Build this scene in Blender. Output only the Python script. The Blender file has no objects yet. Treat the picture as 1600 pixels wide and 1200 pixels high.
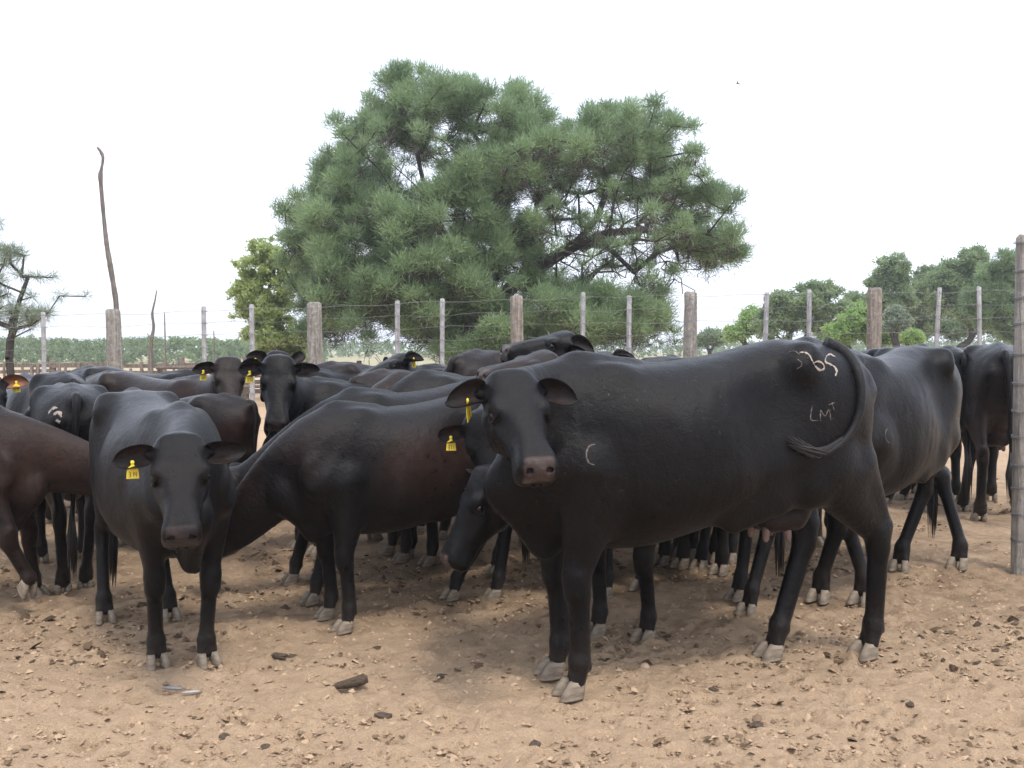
import bpy, math, random, time
import numpy as np
from mathutils import Vector, Matrix
from mathutils.bvhtree import BVHTree

T0 = time.time()
S = bpy.context.scene
COL = S.collection
random.seed(7); RNG = np.random.default_rng(7)

# ------------------------------------------------------------------ camera
F = 1555.0; H = 1.36; PITCH = math.atan(55 / F)
cam_d = bpy.data.cameras.new('camera'); cam = bpy.data.objects.new('camera', cam_d); COL.objects.link(cam)
cam.location = (0, 0, H); cam.rotation_euler = (math.radians(90) - PITCH, 0, 0)
cam_d.sensor_width = 36; cam_d.lens = F / 1600 * 36; cam_d.clip_start = 0.1; cam_d.clip_end = 6000
S.camera = cam

# ------------------------------------------------------------------ sky, sun, exposure
SUN_EL, SUN_AZ = 63, 152      # degrees; azimuth measured from +Y towards +X
W = bpy.data.worlds.new('World'); S.world = W; W.use_nodes = True
nt = W.node_tree; bg = nt.nodes['Background']
sky = nt.nodes.new('ShaderNodeTexSky'); sky.sky_type = 'NISHITA'; sky.sun_disc = False
sky.sun_elevation = math.radians(SUN_EL); sky.sun_rotation = math.radians(SUN_AZ)
sky.air_density = 1.0; sky.dust_density = 5.0; sky.ozone_density = 1.0
# bright thin overcast: the blue of the Nishita sky is veiled by an even white cloud layer
mx = nt.nodes.new('ShaderNodeMix'); mx.data_type = 'RGBA'; mx.inputs[0].default_value = 0.72
mx.inputs[7].default_value = (9.9, 10.6, 12.2, 1)
nt.links.new(sky.outputs[0], mx.inputs[6]); nt.links.new(mx.outputs[2], bg.inputs[0])
bg.inputs[1].default_value = 0.10
sun_d = bpy.data.lights.new('sun', 'SUN'); sun = bpy.data.objects.new('sun', sun_d); COL.objects.link(sun)
sun_d.energy = 1.5; sun_d.angle = math.radians(12); sun_d.color = (1.0, 0.95, 0.88)
el, az = math.radians(SUN_EL), math.radians(SUN_AZ)
sdir = Vector((math.sin(az) * math.cos(el), math.cos(az) * math.cos(el), math.sin(el)))
sun.rotation_euler = sdir.to_track_quat('Z', 'Y').to_euler(); sun.location = (0, 0, 30)
S.view_settings.view_transform = 'Standard'; S.view_settings.look = 'None'
S.view_settings.exposure = 0.9; S.view_settings.gamma = 1.0; S.view_settings.use_curve_mapping = False
S.render.engine = 'CYCLES'
S.cycles.max_bounces = 6; S.cycles.transparent_max_bounces = 8

# ------------------------------------------------------------------ pixel helpers (photo pixels -> world)
def ray(px, py):
    u = (px - 800) / F; v = (600 - py) / F; c, s = math.cos(PITCH), math.sin(PITCH)
    return Vector((u, c + v * s, v * c - s))
def at(px, py, Y):
    d = ray(px, py); return Vector((0, 0, H)) + d * (Y / d.y)
def gp(px, py):
    d = ray(px, py); return Vector((0, 0, H)) + d * (H / -d.z)

# ------------------------------------------------------------------ object helpers
def link(o, parent=None):
    COL.objects.link(o)
    if parent is not None: o.parent = parent
    return o
def tag(o, label=None, cat=None, group=None, kind=None):
    if label: o['label'] = label
    if cat: o['category'] = cat
    if group: o['group'] = group
    if kind: o['kind'] = kind
    return o
def empty(name, loc, label, cat, group=None, rz=0, sc=1.0):
    o = bpy.data.objects.new(name, None); o.location = loc; o.rotation_euler = (0, 0, rz); o.scale = (sc,) * 3
    o.empty_display_size = .2
    link(o); return tag(o, label, cat, group)
def mesh_np(name, V, faces, nside, mat, smooth=True, attrs=None):
    """V (n,3); faces (m,nside) int array"""
    me = bpy.data.meshes.new(name)
    V = np.asarray(V, np.float32); faces = np.asarray(faces, np.int32)
    m = len(faces)
    me.vertices.add(len(V)); me.vertices.foreach_set('co', V.ravel())
    me.loops.add(m * nside); me.loops.foreach_set('vertex_index', faces.ravel())
    me.polygons.add(m); me.polygons.foreach_set('loop_start', np.arange(0, m * nside, nside, dtype=np.int32))
    me.polygons.foreach_set('loop_total', np.full(m, nside, np.int32))
    me.update(calc_edges=True)
    me.polygons.foreach_set('use_smooth', np.full(m, smooth, bool))
    for k, a in (attrs or {}).items():
        a = np.asarray(a, np.float32)
        if a.ndim == 1:
            at_ = me.attributes.new(k, 'FLOAT', 'POINT'); at_.data.foreach_set('value', a)
        else:
            at_ = me.attributes.new(k, 'FLOAT_COLOR', 'POINT')
            at_.data.foreach_set('color', np.c_[a, np.ones(len(a), np.float32)].astype(np.float32).ravel())
    for x in (mat if isinstance(mat, (list, tuple)) else [mat]): me.materials.append(x)
    return me
def obj_np(name, V, faces, nside, mat, parent=None, **k):
    return link(bpy.data.objects.new(name, mesh_np(name, V, faces, nside, mat, **k)), parent)
def tube_np(pts, rad, n=8, cap=True):
    """tapered tube along pts -> V, quads"""
    pts = np.asarray(pts, float); k = len(pts); rad = np.broadcast_to(np.asarray(rad, float), (k,))
    T = np.gradient(pts, axis=0); T /= np.linalg.norm(T, axis=1)[:, None] + 1e-9
    ref = np.array([0, 0, 1.0]) if abs(T[0, 2]) < .9 else np.array([0, 1.0, 0])
    U = np.zeros_like(T); u = ref
    for i in range(k):
        u = u - T[i] * (u @ T[i]); u /= np.linalg.norm(u) + 1e-9; U[i] = u
    Wv = np.cross(T, U); a = np.linspace(0, 2 * np.pi, n, endpoint=False)
    V = pts[:, None] + rad[:, None, None] * (np.cos(a)[None, :, None] * U[:, None] + np.sin(a)[None, :, None] * Wv[:, None])
    V = V.reshape(-1, 3); i = np.arange(k - 1)[:, None] * n; j = np.arange(n)[None]; j2 = (j + 1) % n
    Q = np.stack([i + j, i + j2, i + n + j2, i + n + j], -1).reshape(-1, 4)
    if cap:
        c0, c1 = len(V), len(V) + 1
        V = np.vstack([V, pts[0], pts[-1]])
        jj = np.arange(n); e = (k - 1) * n
        Q = np.vstack([Q, np.stack([np.full(n, c0), (jj + 1) % n, jj, jj], -1)[:, [0, 1, 2, 2]] * 0 +
                       np.stack([np.full(n, c0), (jj + 1) % n, jj, np.full(n, c0)], -1),
                       np.stack([np.full(n, c1), e + jj, e + (jj + 1) % n, np.full(n, c1)], -1)])
    return V, Q
class MB:
    """collects quads/tris into one mesh"""
    def __init__(s): s.V = []; s.P = []; s.m = []
    def add(s, V, Pf, mi=0):
        o = sum(len(v) for v in s.V); s.V.append(np.asarray(V, float))
        for f in Pf:
            f = [int(x) + o for x in f]
            g = [f[i] for i in range(len(f)) if f[i] != f[i - 1]]
            if len(g) > 2: s.P.append(g); s.m.append(mi)
        return s
    def tube(s, pts, rad, n=8, mi=0): return s.add(*tube_np(pts, rad, n), mi)
    def box(s, c, d, R=None, mi=0):
        V = np.array([[x, y, z] for x in (-.5, .5) for y in (-.5, .5) for z in (-.5, .5)]) * np.array(d)
        if R is not None: V = V @ np.array(R).T
        return s.add(V + np.array(c), [(0, 1, 3, 2), (4, 6, 7, 5), (0, 4, 5, 1), (2, 3, 7, 6), (0, 2, 6, 4), (1, 5, 7, 3)], mi)
    def mesh(s, name, mats, smooth=True):
        me = bpy.data.meshes.new(name); me.from_pydata(np.vstack(s.V).tolist(), [], s.P)
        for m in (mats if isinstance(mats, (list, tuple)) else [mats]):
            if m: me.materials.append(m)
        me.polygons.foreach_set('material_index', s.m); me.polygons.foreach_set('use_smooth', [smooth] * len(s.P))
        me.update(); return me
    def build(s, name, mats, parent=None, smooth=True):
        return link(bpy.data.objects.new(name, s.mesh(name, mats, smooth)), parent)

# ------------------------------------------------------------------ numpy noise
def _h(ix, iy, iz, seed):
    n = (ix * 374761393 + iy * 668265263 + iz * 2147483647 + seed * 144269504) & 0xffffffff
    n = ((n ^ (n >> 13)) * 1274126177) & 0xffffffff
    return ((n ^ (n >> 16)) & 0xffff) / 65535.0
def vnoise(x, y, z=0.0, seed=0):
    x, y, z = np.broadcast_arrays(x, y, z)
    fx, fy, fz = np.floor(x), np.floor(y), np.floor(z)
    ix, iy, iz = (a.astype(np.int64) + 10000 for a in (fx, fy, fz))
    tx, ty, tz = x - fx, y - fy, z - fz
    tx, ty, tz = (t * t * (3 - 2 * t) for t in (tx, ty, tz))
    r = 0
    for a in (0, 1):
        for b in (0, 1):
            w = (tx if a else 1 - tx) * (ty if b else 1 - ty)
            if np.all(tz == 0): r = r + w * _h(ix + a, iy + b, iz, seed)
            else: r = r + w * ((1 - tz) * _h(ix + a, iy + b, iz, seed) + tz * _h(ix + a, iy + b, iz + 1, seed))
    return r
def fbm(x, y, z=0.0, seed=0, oct=4):
    r, a = 0, .5
    for o in range(oct): r = r + a * vnoise(x * 2 ** o, y * 2 ** o, z * 2 ** o, seed + o); a *= .5
    return r

# ------------------------------------------------------------------ materials
def mat(name):
    m = bpy.data.materials.new(name); m.use_nodes = True
    return m, m.node_tree, m.node_tree.nodes['Principled BSDF']
def N(t, typ, **k):
    n = t.nodes.new(typ)
    for a, b in k.items(): setattr(n, a, b)
    return n
def ramp(t, src, stops):
    r = N(t, 'ShaderNodeValToRGB'); e = r.color_ramp.elements
    while len(e) < len(stops): e.new(.5)
    for i, (p, c) in enumerate(stops):
        e[i].position = p; e[i].color = (*c, 1) if len(c) == 3 else c
    t.links.new(src, r.inputs[0]); return r
def noise(t, vec, scale, detail=4, rough=.55, dist=0):
    n = N(t, 'ShaderNodeTexNoise'); n.inputs['Scale'].default_value = scale; n.inputs['Detail'].default_value = detail
    n.inputs['Roughness'].default_value = rough; n.inputs['Distortion'].default_value = dist
    if vec is not None: t.links.new(vec, n.inputs['Vector'])
    return n
def mixc(t, fac, a, b, mode='MIX'):
    m = N(t, 'ShaderNodeMix', data_type='RGBA', blend_type=mode)
    for i, v in ((0, fac), (6, a), (7, b)):
        if isinstance(v, (int, float)): m.inputs[i].default_value = v
        elif isinstance(v, tuple): m.inputs[i].default_value = (*v, 1)
        else: t.links.new(v, m.inputs[i])
    return m.outputs[2]
def bump(t, h, strength, dist, normal=None):
    b = N(t, 'ShaderNodeBump'); b.inputs['Strength'].default_value = strength; b.inputs['Distance'].default_value = dist
    t.links.new(h, b.inputs['Height'])
    if normal is not None: t.links.new(normal, b.inputs['Normal'])
    return b.outputs[0]
def mapping(t, vec, scale):
    m = N(t, 'ShaderNodeMapping'); m.inputs['Scale'].default_value = scale; t.links.new(vec, m.inputs[0]); return m.outputs[0]

def coat_material():
    m, t, p = mat('short_cattle_coat')
    tc = N(t, 'ShaderNodeTexCoord'); at_ = N(t, 'ShaderNodeAttribute', attribute_name='coat')
    wet = N(t, 'ShaderNodeAttribute', attribute_name='wet')
    big = noise(t, tc.outputs['Object'], 3.2, 4, .6); mid = noise(t, tc.outputs['Object'], 22, 5, .65)
    c = mixc(t, 1.0, at_.outputs['Color'], ramp(t, big.outputs[0], [(.3, (.6, .6, .62)), (.72, (1.4, 1.35, 1.3))]).outputs[0], 'MULTIPLY')
    c = mixc(t, 1.0, c, ramp(t, mid.outputs[0], [(.3, (.62, .62, .64)), (.75, (1.45, 1.36, 1.28))]).outputs[0], 'MULTIPLY')
    # pale dust and dry mud flecks
    sp = noise(t, tc.outputs['Object'], 62, 2, .5); spm = noise(t, tc.outputs['Object'], 4.5, 2, .5)
    r1 = ramp(t, sp.outputs[0], [(.67, (0,) * 3), (.71, (1,) * 3)]); r2 = ramp(t, spm.outputs[0], [(.48, (0,) * 3), (.66, (.8,) * 3)])
    fk = N(t, 'ShaderNodeAttribute', attribute_name='fleck'); f0 = N(t, 'ShaderNodeMath', operation='MULTIPLY'); t.links.new(fk.outputs['Fac'], f0.inputs[1]); t.links.new(r1.outputs[0], f0.inputs[0])
    f = N(t, 'ShaderNodeMath', operation='MULTIPLY'); t.links.new(f0.outputs[0], f.inputs[0]); t.links.new(r2.outputs[0], f.inputs[1])
    c = mixc(t, f.outputs[0], c, (.16, .12, .085))
    t.links.new(c, p.inputs['Base Color'])
    hair = noise(t, mapping(t, tc.outputs['Object'], (55, 260, 130)), 1, 4, .75)
    skin = noise(t, tc.outputs['Object'], 45, 4, .6)
    nb = bump(t, hair.outputs[0], .50, .005); nb = bump(t, skin.outputs[0], .34, .007, nb); nb = bump(t, mid.outputs[0], .20, .012, nb); nb = bump(t, big.outputs[0], .30, .03, nb)
    t.links.new(nb, p.inputs['Normal'])
    rr = N(t, 'ShaderNodeMapRange'); rr.inputs[3].default_value = .285; rr.inputs[4].default_value = .30
    t.links.new(wet.outputs['Fac'], rr.inputs[0])
    ra = N(t, 'ShaderNodeMath', operation='ADD'); rm = N(t, 'ShaderNodeMath', operation='MULTIPLY_ADD')
    t.links.new(mid.outputs[0], rm.inputs[0]); rm.inputs[1].default_value = .25; rm.inputs[2].default_value = -.10
    t.links.new(rr.outputs[0], ra.inputs[0]); t.links.new(rm.outputs[0], ra.inputs[1]); t.links.new(ra.outputs[0], p.inputs['Roughness'])
    p.inputs['Specular IOR Level'].default_value = .15
    p.inputs['Sheen Weight'].default_value = .02; p.inputs['Sheen Roughness'].default_value = .5
    p.inputs['Sheen Tint'].default_value = (.75, .8, .95, 1)
    return m
def simple(name, c1, c2, scale=8, rough=.7, bs=.3, bd=.01, spec=.5, stretch=(1, 1, 1), sss=0):
    m, t, p = mat(name); tc = N(t, 'ShaderNodeTexCoord')
    v = mapping(t, tc.outputs['Object'], stretch); n = noise(t, v, scale, 6, .65)
    t.links.new(ramp(t, n.outputs[0], [(.32, c1), (.68, c2)]).outputs[0], p.inputs['Base Color'])
    n2 = noise(t, v, scale * 3.5, 5, .7)
    t.links.new(bump(t, n2.outputs[0], bs, bd, bump(t, n.outputs[0], bs, bd * 2)), p.inputs['Normal'])
    p.inputs['Roughness'].default_value = rough; p.inputs['Specular IOR Level'].default_value = spec
    return m
def wood_material(name, c1, c2, c3, moss=0.0):
    m, t, p = mat(name); tc = N(t, 'ShaderNodeTexCoord')
    g = noise(t, mapping(t, tc.outputs['Object'], (38, 38, 2.2)), 1, 6, .7, .6)
    b = noise(t, tc.outputs['Object'], 9, 6, .7)
    c = ramp(t, g.outputs[0], [(.30, c1), (.52, c2), (.72, c3)]).outputs[0]
    c = mixc(t, ramp(t, b.outputs[0], [(.45, (0,) * 3), (.62, (.75,) * 3)]).outputs[0], c, tuple(.6 * x for x in c2))
    if moss:
        l = noise(t, tc.outputs['Object'], 26, 5, .75)
        c = mixc(t, ramp(t, l.outputs[0], [(.58 - .08 * moss, (0,) * 3), (.70, (.9,) * 3)]).outputs[0], c, (.42, .41, .37))
    t.links.new(c, p.inputs['Base Color']); p.inputs['Roughness'].default_value = .9
    t.links.new(bump(t, g.outputs[0], 1.0, .035, bump(t, b.outputs[0], .6, .03)), p.inputs['Normal'])
    return m
def leaf_material(name, dark, light, trans=.35):
    m, t, p = mat(name); a = N(t, 'ShaderNodeAttribute', attribute_name='tint')
    c = ramp(t, a.outputs['Fac'], [(0, dark), (1, light)]).outputs[0]
    t.links.new(c, p.inputs['Base Color']); p.inputs['Roughness'].default_value = .55; p.inputs['Specular IOR Level'].default_value = .35
    tr = N(t, 'ShaderNodeBsdfTranslucent'); t.links.new(c, tr.inputs[0])
    mx = N(t, 'ShaderNodeMixShader'); mx.inputs[0].default_value = trans
    t.links.new(p.outputs[0], mx.inputs[1]); t.links.new(tr.outputs[0], mx.inputs[2])
    t.links.new(mx.outputs[0], t.nodes['Material Output'].inputs[0])
    return m

M = dict(
    coat=coat_material(),
    hoof=simple('dusty_hoof_horn', (.11, .086, .062), (.30, .245, .185), 14, .75, .35, .004, .3, (1, 1, 4)),
    eye=simple('dark_wet_eye', (.003, .002, .002), (.006, .004, .003), 8, .12, 0, .001, .3),
    tag=simple('yellow_tag_plastic', (.78, .56, .02), (.86, .66, .05), 14, .45, .05, .001),
    ink=simple('faded_black_ink', (.10, .07, .02), (.2, .14, .03), 30, .7, .05, .001),
    brand=simple('bare_branded_hide', (.13, .105, .09), (.46, .39, .33), 90, .85, .3, .002),
    brandf=simple('faded_branded_hide', (.04, .034, .03), (.20, .165, .14), 90, .85, .3, .002),
    teat=simple('udder_skin', (.10, .065, .055), (.19, .13, .115), 14, .55, .2, .002),
    hair=simple('black_tail_hair', (.008, .007, .007), (.022, .018, .016), 30, .5, .3, .003, .5, (40, 40, 3)),
    post=wood_material('weathered_post_wood', (.09, .078, .066), (.27, .245, .215), (.45, .425, .39), 1.0),
    post_r=wood_material('reddish_post_wood', (.11, .085, .068), (.29, .24, .20), (.42, .37, .325), .7),
    stave=wood_material('grey_stave_wood', (.28, .27, .27), (.46, .45, .46), (.60, .59, .60)),
    board=wood_material('corral_board_wood', (.08, .062, .048), (.19, .15, .12), (.36, .31, .27)),
    bark=wood_material('dark_bark', (.018, .015, .013), (.055, .045, .038), (.11, .095, .082)),
    barkp=wood_material('pale_bark', (.10, .08, .065), (.21, .18, .155), (.34, .30, .27)),
    post_pale=wood_material('pale_smooth_post_wood', (.17, .145, .12), (.44, .395, .345), (.56, .515, .46)),
    twig=simple('dead_twig', (.045, .036, .034), (.10, .08, .075), 30, .9, .1, .001),
    wire=simple('galvanised_wire', (.11, .105, .10), (.22, .22, .22), 30, .5, .1, .001),
)

# ------------------------------------------------------------------ implicit-surface body builder
def v3(*a): return np.array(a, float)
def nrm(a): a = np.asarray(a, float); return a / (np.linalg.norm(a) + 1e-12)
def catmull(tab, n=160):
    tab = np.asarray(tab, float); x = tab[:, 0]; xs = np.linspace(x[0], x[-1], n); out = [xs]
    for c in range(1, tab.shape[1]):
        y = tab[:, c]; m = np.gradient(y, x); i = np.clip(np.searchsorted(x, xs) - 1, 0, len(x) - 2)
        h = x[i + 1] - x[i]; t = (xs - x[i]) / h
        out.append((2 * t**3 - 3 * t**2 + 1) * y[i] + (t**3 - 2 * t**2 + t) * h * m[i] + (-2 * t**3 + 3 * t**2) * y[i + 1] + (t**3 - t**2) * h * m[i + 1])
    return np.array(out)
class Field:
    def __init__(s, ax): s.ax = [np.asarray(a, np.float32) for a in ax]; s.D = np.full([len(a) for a in ax], 1.0, np.float32)
    def sl(s, lo, hi):
        r = []
        for a, l, h in zip(s.ax, lo, hi):
            i, j = np.searchsorted(a, l), np.searchsorted(a, h)
            if j <= i: return None
            r.append(slice(int(i), int(j)))
        return tuple(r)
    def pts(s, sl): return (s.ax[0][sl[0]][:, None, None], s.ax[1][sl[1]][None, :, None], s.ax[2][sl[2]][None, None, :])
    def union(s, sl, d, k):
        a = s.D[sl]; h = np.maximum(k - np.abs(a - d), 0) / k; s.D[sl] = np.minimum(a, d) - h * h * k * .25
    def cut(s, sl, d, k):
        a = s.D[sl]; d = -d; h = np.maximum(k - np.abs(a - d), 0) / k; s.D[sl] = np.maximum(a, d) + h * h * k * .25
    def cone(s, A, B, ra, rb, k=.04, side=None, sc=1.0, cut=False):
        A, B = np.asarray(A, float), np.asarray(B, float); R = max(ra, rb); pad = R + k + .03
        sl = s.sl(np.minimum(A, B) - pad, np.maximum(A, B) + pad)
        if sl is None: return
        X, Y, Z = s.pts(sl); ba = (B - A).astype(np.float32); L = float(ba @ ba) + 1e-9
        px, py, pz = X - A[0], Y - A[1], Z - A[2]
        t = np.clip((px * ba[0] + py * ba[1] + pz * ba[2]) / L, 0, 1)
        qx, qy, qz = px - t * ba[0], py - t * ba[1], pz - t * ba[2]
        if side is not None and sc != 1.0:
            sd = nrm(side).astype(np.float32); q = (qx * sd[0] + qy * sd[1] + qz * sd[2]) * (1 / sc - 1)
            qx, qy, qz = qx + q * sd[0], qy + q * sd[1], qz + q * sd[2]
        n = np.sqrt(qx * qx + qy * qy + qz * qz); r = ra + (rb - ra) * t
        d = (n - r) * (1 if sc >= 1 else (sc + 1) / 2)
        (s.cut if cut else s.union)(sl, d.astype(np.float32), k)
    def ell(s, C, axes, rad, k=.03, cut=False):
        C = np.asarray(C, float); R = max(rad) + k + .02; sl = s.sl(C - R, C + R)
        if sl is None: return
        X, Y, Z = s.pts(sl); X, Y, Z = X - C[0], Y - C[1], Z - C[2]; n = 0
        for a, r in zip(axes, rad): n = n + ((X * a[0] + Y * a[1] + Z * a[2]) / r) ** 2
        n = np.sqrt(n) + 1e-6; L = np.sqrt(X * X + Y * Y + Z * Z)
        d = (n - 1) / n * L; d = np.where(n < .05, -min(rad), d)
        (s.cut if cut else s.union)(sl, d.astype(np.float32), k)
    def loft(s, O, ax3, tab, k=.05, q=2.2):
        """tab rows: t, top, bottom, widest height, half width"""
        T = catmull(tab); O = np.asarray(O, float); fx, fy, fz = [np.asarray(a, float) for a in ax3]
        C = [O + fx * T[0, i] + fy * sy * T[4, i] + fz * T[r, i] for i in (0, 20, 40, 60, 80, 100, 120, 140, 159) for sy in (-1, 1) for r in (1, 2)]
        pad = k + .05; sl = s.sl(np.min(C, 0) - pad, np.max(C, 0) + pad)
        if sl is None: return
        X, Y, Z = s.pts(sl); X, Y, Z = X - O[0], Y - O[1], Z - O[2]
        if abs(fx[0] - 1) < 1e-6: t, y, z = X, Y, Z
        else:
            t = X * fx[0] + Y * fx[1] + Z * fx[2]; y = X * fy[0] + Y * fy[1] + Z * fy[2]; z = X * fz[0] + Y * fz[1] + Z * fz[2]
        ip = lambda r: np.interp(t, T[0], T[r]).astype(np.float32)
        top, bot, zw, hw = ip(1), ip(2), ip(3), ip(4)
        if callable(q): q = q(t)
        dz = z - zw; hz = np.where(dz > 0, np.maximum(top - zw, .004), np.maximum(zw - bot, .004)); hw = np.maximum(hw, .004)
        n = (np.abs(y / hw) ** q + np.abs(dz / hz) ** q) ** (1 / q) + 1e-6
        L = np.sqrt(y * y + dz * dz); d = np.where(n < .08, -.6 * np.minimum(hw, hz), (n - 1) / n * L)
        e = np.maximum(np.maximum(T[0, 0] - t, t - T[0, -1]), 0); d = np.where(e > 0, np.sqrt(np.maximum(d, 0) ** 2 + e * e), d)
        s.union(sl, d.astype(np.float32), k)
    def ring(s, C, n, R, r, k=.01):
        C = np.asarray(C, float); n = nrm(n); pad = R + r + k + .01; sl = s.sl(C - pad, C + pad)
        if sl is None: return
        X, Y, Z = s.pts(sl); X, Y, Z = X - C[0], Y - C[1], Z - C[2]; h = X * n[0] + Y * n[1] + Z * n[2]; rad = np.sqrt(np.maximum(X * X + Y * Y + Z * Z - h * h, 0))
        s.union(sl, (np.sqrt((rad - R) ** 2 + h * h) - r).astype(np.float32), k)
    def extract(s):
        D = s.D; nx, ny, nz = D.shape; ins = D < 0; c = ins.astype(np.uint8)
        cnt = sum(c[a:nx - 1 + a, b:ny - 1 + b, d:nz - 1 + d] for a in (0, 1) for b in (0, 1) for d in (0, 1))
        act = np.argwhere((cnt > 0) & (cnt < 8)); idx = -np.ones(cnt.shape, np.int32); idx[tuple(act.T)] = np.arange(len(act))
        P = np.zeros((len(act), 3)); w = np.zeros(len(act)); i, j, k = act.T
        cs = [(a, b, d) for a in (0, 1) for b in (0, 1) for d in (0, 1)]
        val = {q: D[i + q[0], j + q[1], k + q[2]] for q in cs}
        for q in cs:
            for ax in range(3):
                if q[ax] == 0:
                    r = list(q); r[ax] = 1; va, vb = val[q], val[tuple(r)]; m = (va < 0) != (vb < 0)
                    t = np.where(m, va / np.where(m, va - vb, 1), 0); u = np.zeros((len(act), 3)); u += q; u[:, ax] = t
                    P += u * m[:, None]; w += m
        P /= w[:, None]; V = np.zeros_like(P)
        for ax, n_ in zip(range(3), (i, j, k)):
            A = s.ax[ax]; V[:, ax] = A[n_] + P[:, ax] * (A[n_ + 1] - A[n_])
        Q = []
        for ax in range(3):
            o1, o2 = [(1, 2), (2, 0), (0, 1)][ax]; a = np.moveaxis(ins, ax, 0); e = np.argwhere(a[:-1] != a[1:])
            full = np.zeros((len(e), 3), int); rest = [r for r in range(3) if r != ax]
            full[:, ax] = e[:, 0]; full[:, rest[0]] = e[:, 1]; full[:, rest[1]] = e[:, 2]
            lim = np.array(cnt.shape); ok = (full[:, o1] > 0) & (full[:, o2] > 0) & (full[:, o1] < lim[o1]) & (full[:, o2] < lim[o2]); full = full[ok]
            inside0 = ins[tuple(full.T)]
            def g(d1, d2):
                f = full.copy(); f[:, o1] -= d1; f[:, o2] -= d2; return idx[tuple(f.T)]
            q = np.stack([g(0, 0), g(1, 0), g(1, 1), g(0, 1)], 1); q[~inside0] = q[~inside0][:, ::-1]; Q.append(q)
        return V, np.vstack(Q)
def axis(lo, hi, hc, fines=(), hf=.006):
    a = [lo]
    while a[-1] < hi:
        x = a[-1]; a.append(x + (hf if any(l <= x <= h for l, h in fines) else hc))
    return np.array(a)

# ------------------------------------------------------------------ small parts shared by the cattle
def claw_rings(yo, sgn):
    V = []; n = 14
    for z, ln, wd, xo in ((0, .066, .029, .004), (.006, .068, .030, .004), (.03, .060, .029, -.006), (.055, .050, .027, -.017), (.072, .042, .024, -.024)):
        for i in range(n):
            a = 2 * math.pi * i / n; c, s_ = math.cos(a), math.sin(a)
            x = ln * (abs(c) ** .8) * (1 if c > 0 else -.72) + xo; w = wd * (abs(s_) ** .8) * (1 if s_ > 0 else -1)
            if s_ * sgn < 0: w *= .55
            if c > .5: w -= sgn * -.006 * 0; x += .004
            V.append((x, yo + w, z))
    Q = [(r * n + i, r * n + (i + 1) % n, (r + 1) * n + (i + 1) % n, (r + 1) * n + i) for r in range(4) for i in range(n)]
    Q.append(tuple(range(n))[::-1]); Q.append(tuple(range(4 * n, 5 * n)))
    return V, Q
_h = _h
hb = MB()
for sg in (-1, 1):
    V_, Q_ = claw_rings(sg * .027, sg)
    V_ = [(x, y + sg * .010 * max(0, x) / .07 * 1.0, z) for x, y, z in V_]; hb.add(V_, Q_)
HOOF = hb.mesh('hoof', M['hoof'])
def sphere_np(c, r, nu=14, nv=9):
    V = []; Q = []
    for j in range(nv + 1):
        th = math.pi * j / nv
        for i in range(nu):
            a = 2 * math.pi * i / nu; V.append((c[0] + r[0] * math.sin(th) * math.cos(a), c[1] + r[1] * math.sin(th) * math.sin(a), c[2] + r[2] * math.cos(th)))
    for j in range(nv):
        for i in range(nu): Q.append((j * nu + i, (j + 1) * nu + i, (j + 1) * nu + (i + 1) % nu, j * nu + (i + 1) % nu))
    return V, Q
EYE = MB().add(*sphere_np((0, 0, 0), (.021, .021, .021))).mesh('eye', M['eye'])

def ear_mesh(inner=(.020, .0135, .0118), outer=(.008, .0075, .0078), L=.205, Wd=.058, droop=.035):
    """x along the ear, y across, +z the open (hollow) side"""
    nu, nv = 22, 13; V = []; C = []
    for layer in (0, 1):
        for i in range(nu):
            u = math.sin(math.pi / 2 * i / (nu - 1))
            uu = .06 + .94 * u; w = Wd * max(0, 1 - abs(2 * uu ** .85 - 1) ** 2.5) ** (1 / 2.1)
            w = max(w, .010, .040 * (1 - u / .4))
            for j in range(nv):
                v = -1 + 2 * j / (nv - 1)
                cup = .072 * (math.sin(math.pi * (.12 + .80 * u))) * (v * v) ** .9 + .012 * abs(v) ** 6
                y = w * math.sin(v * 1.35) / math.sin(1.35); z = cup * (1.25 - .7 * u) - droop * u * u
                x = L * u * (1 - .05 * v * v)
                if layer: z -= .006 * (1 - .8 * abs(v) ** 3) * (1 - .5 * u) + .0012 + .03 * max(0, .25 - u) ; 
                V.append((x, y, z))
                f = .35 + .65 * (1 - abs(v)) * math.sin(math.pi * min(1, u * 1.15)) if not layer else 0
                C.append([outer[k] + (inner[k] - outer[k]) * max(0, f) for k in range(3)] if not layer else list(outer))
    n = nu * nv; Q = []
    for i in range(nu - 1):
        for j in range(nv - 1):
            a = i * nv + j; Q.append((a, a + nv, a + nv + 1, a + 1)); Q.append((n + a, n + a + 1, n + a + nv + 1, n + a + nv))
    for i in range(nu - 1):
        for j in (0, nv - 1):
            a = i * nv + j; q = (a, a + nv, n + a + nv, n + a); Q.append(q if j else q[::-1])
    for j in range(nv - 1):
        a = (nu - 1) * nv + j; Q.append((a, n + a, n + a + 1, a + 1))
    return mesh_np('ear', V, Q, 4, M['coat'], attrs={'coat': C, 'wet': np.zeros(len(V))})
EAR = ear_mesh(); EAR_PINK = ear_mesh((.30, .13, .07), (.05, .03, .022)); EAR_BROWN = ear_mesh((.10, .06, .045))

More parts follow.
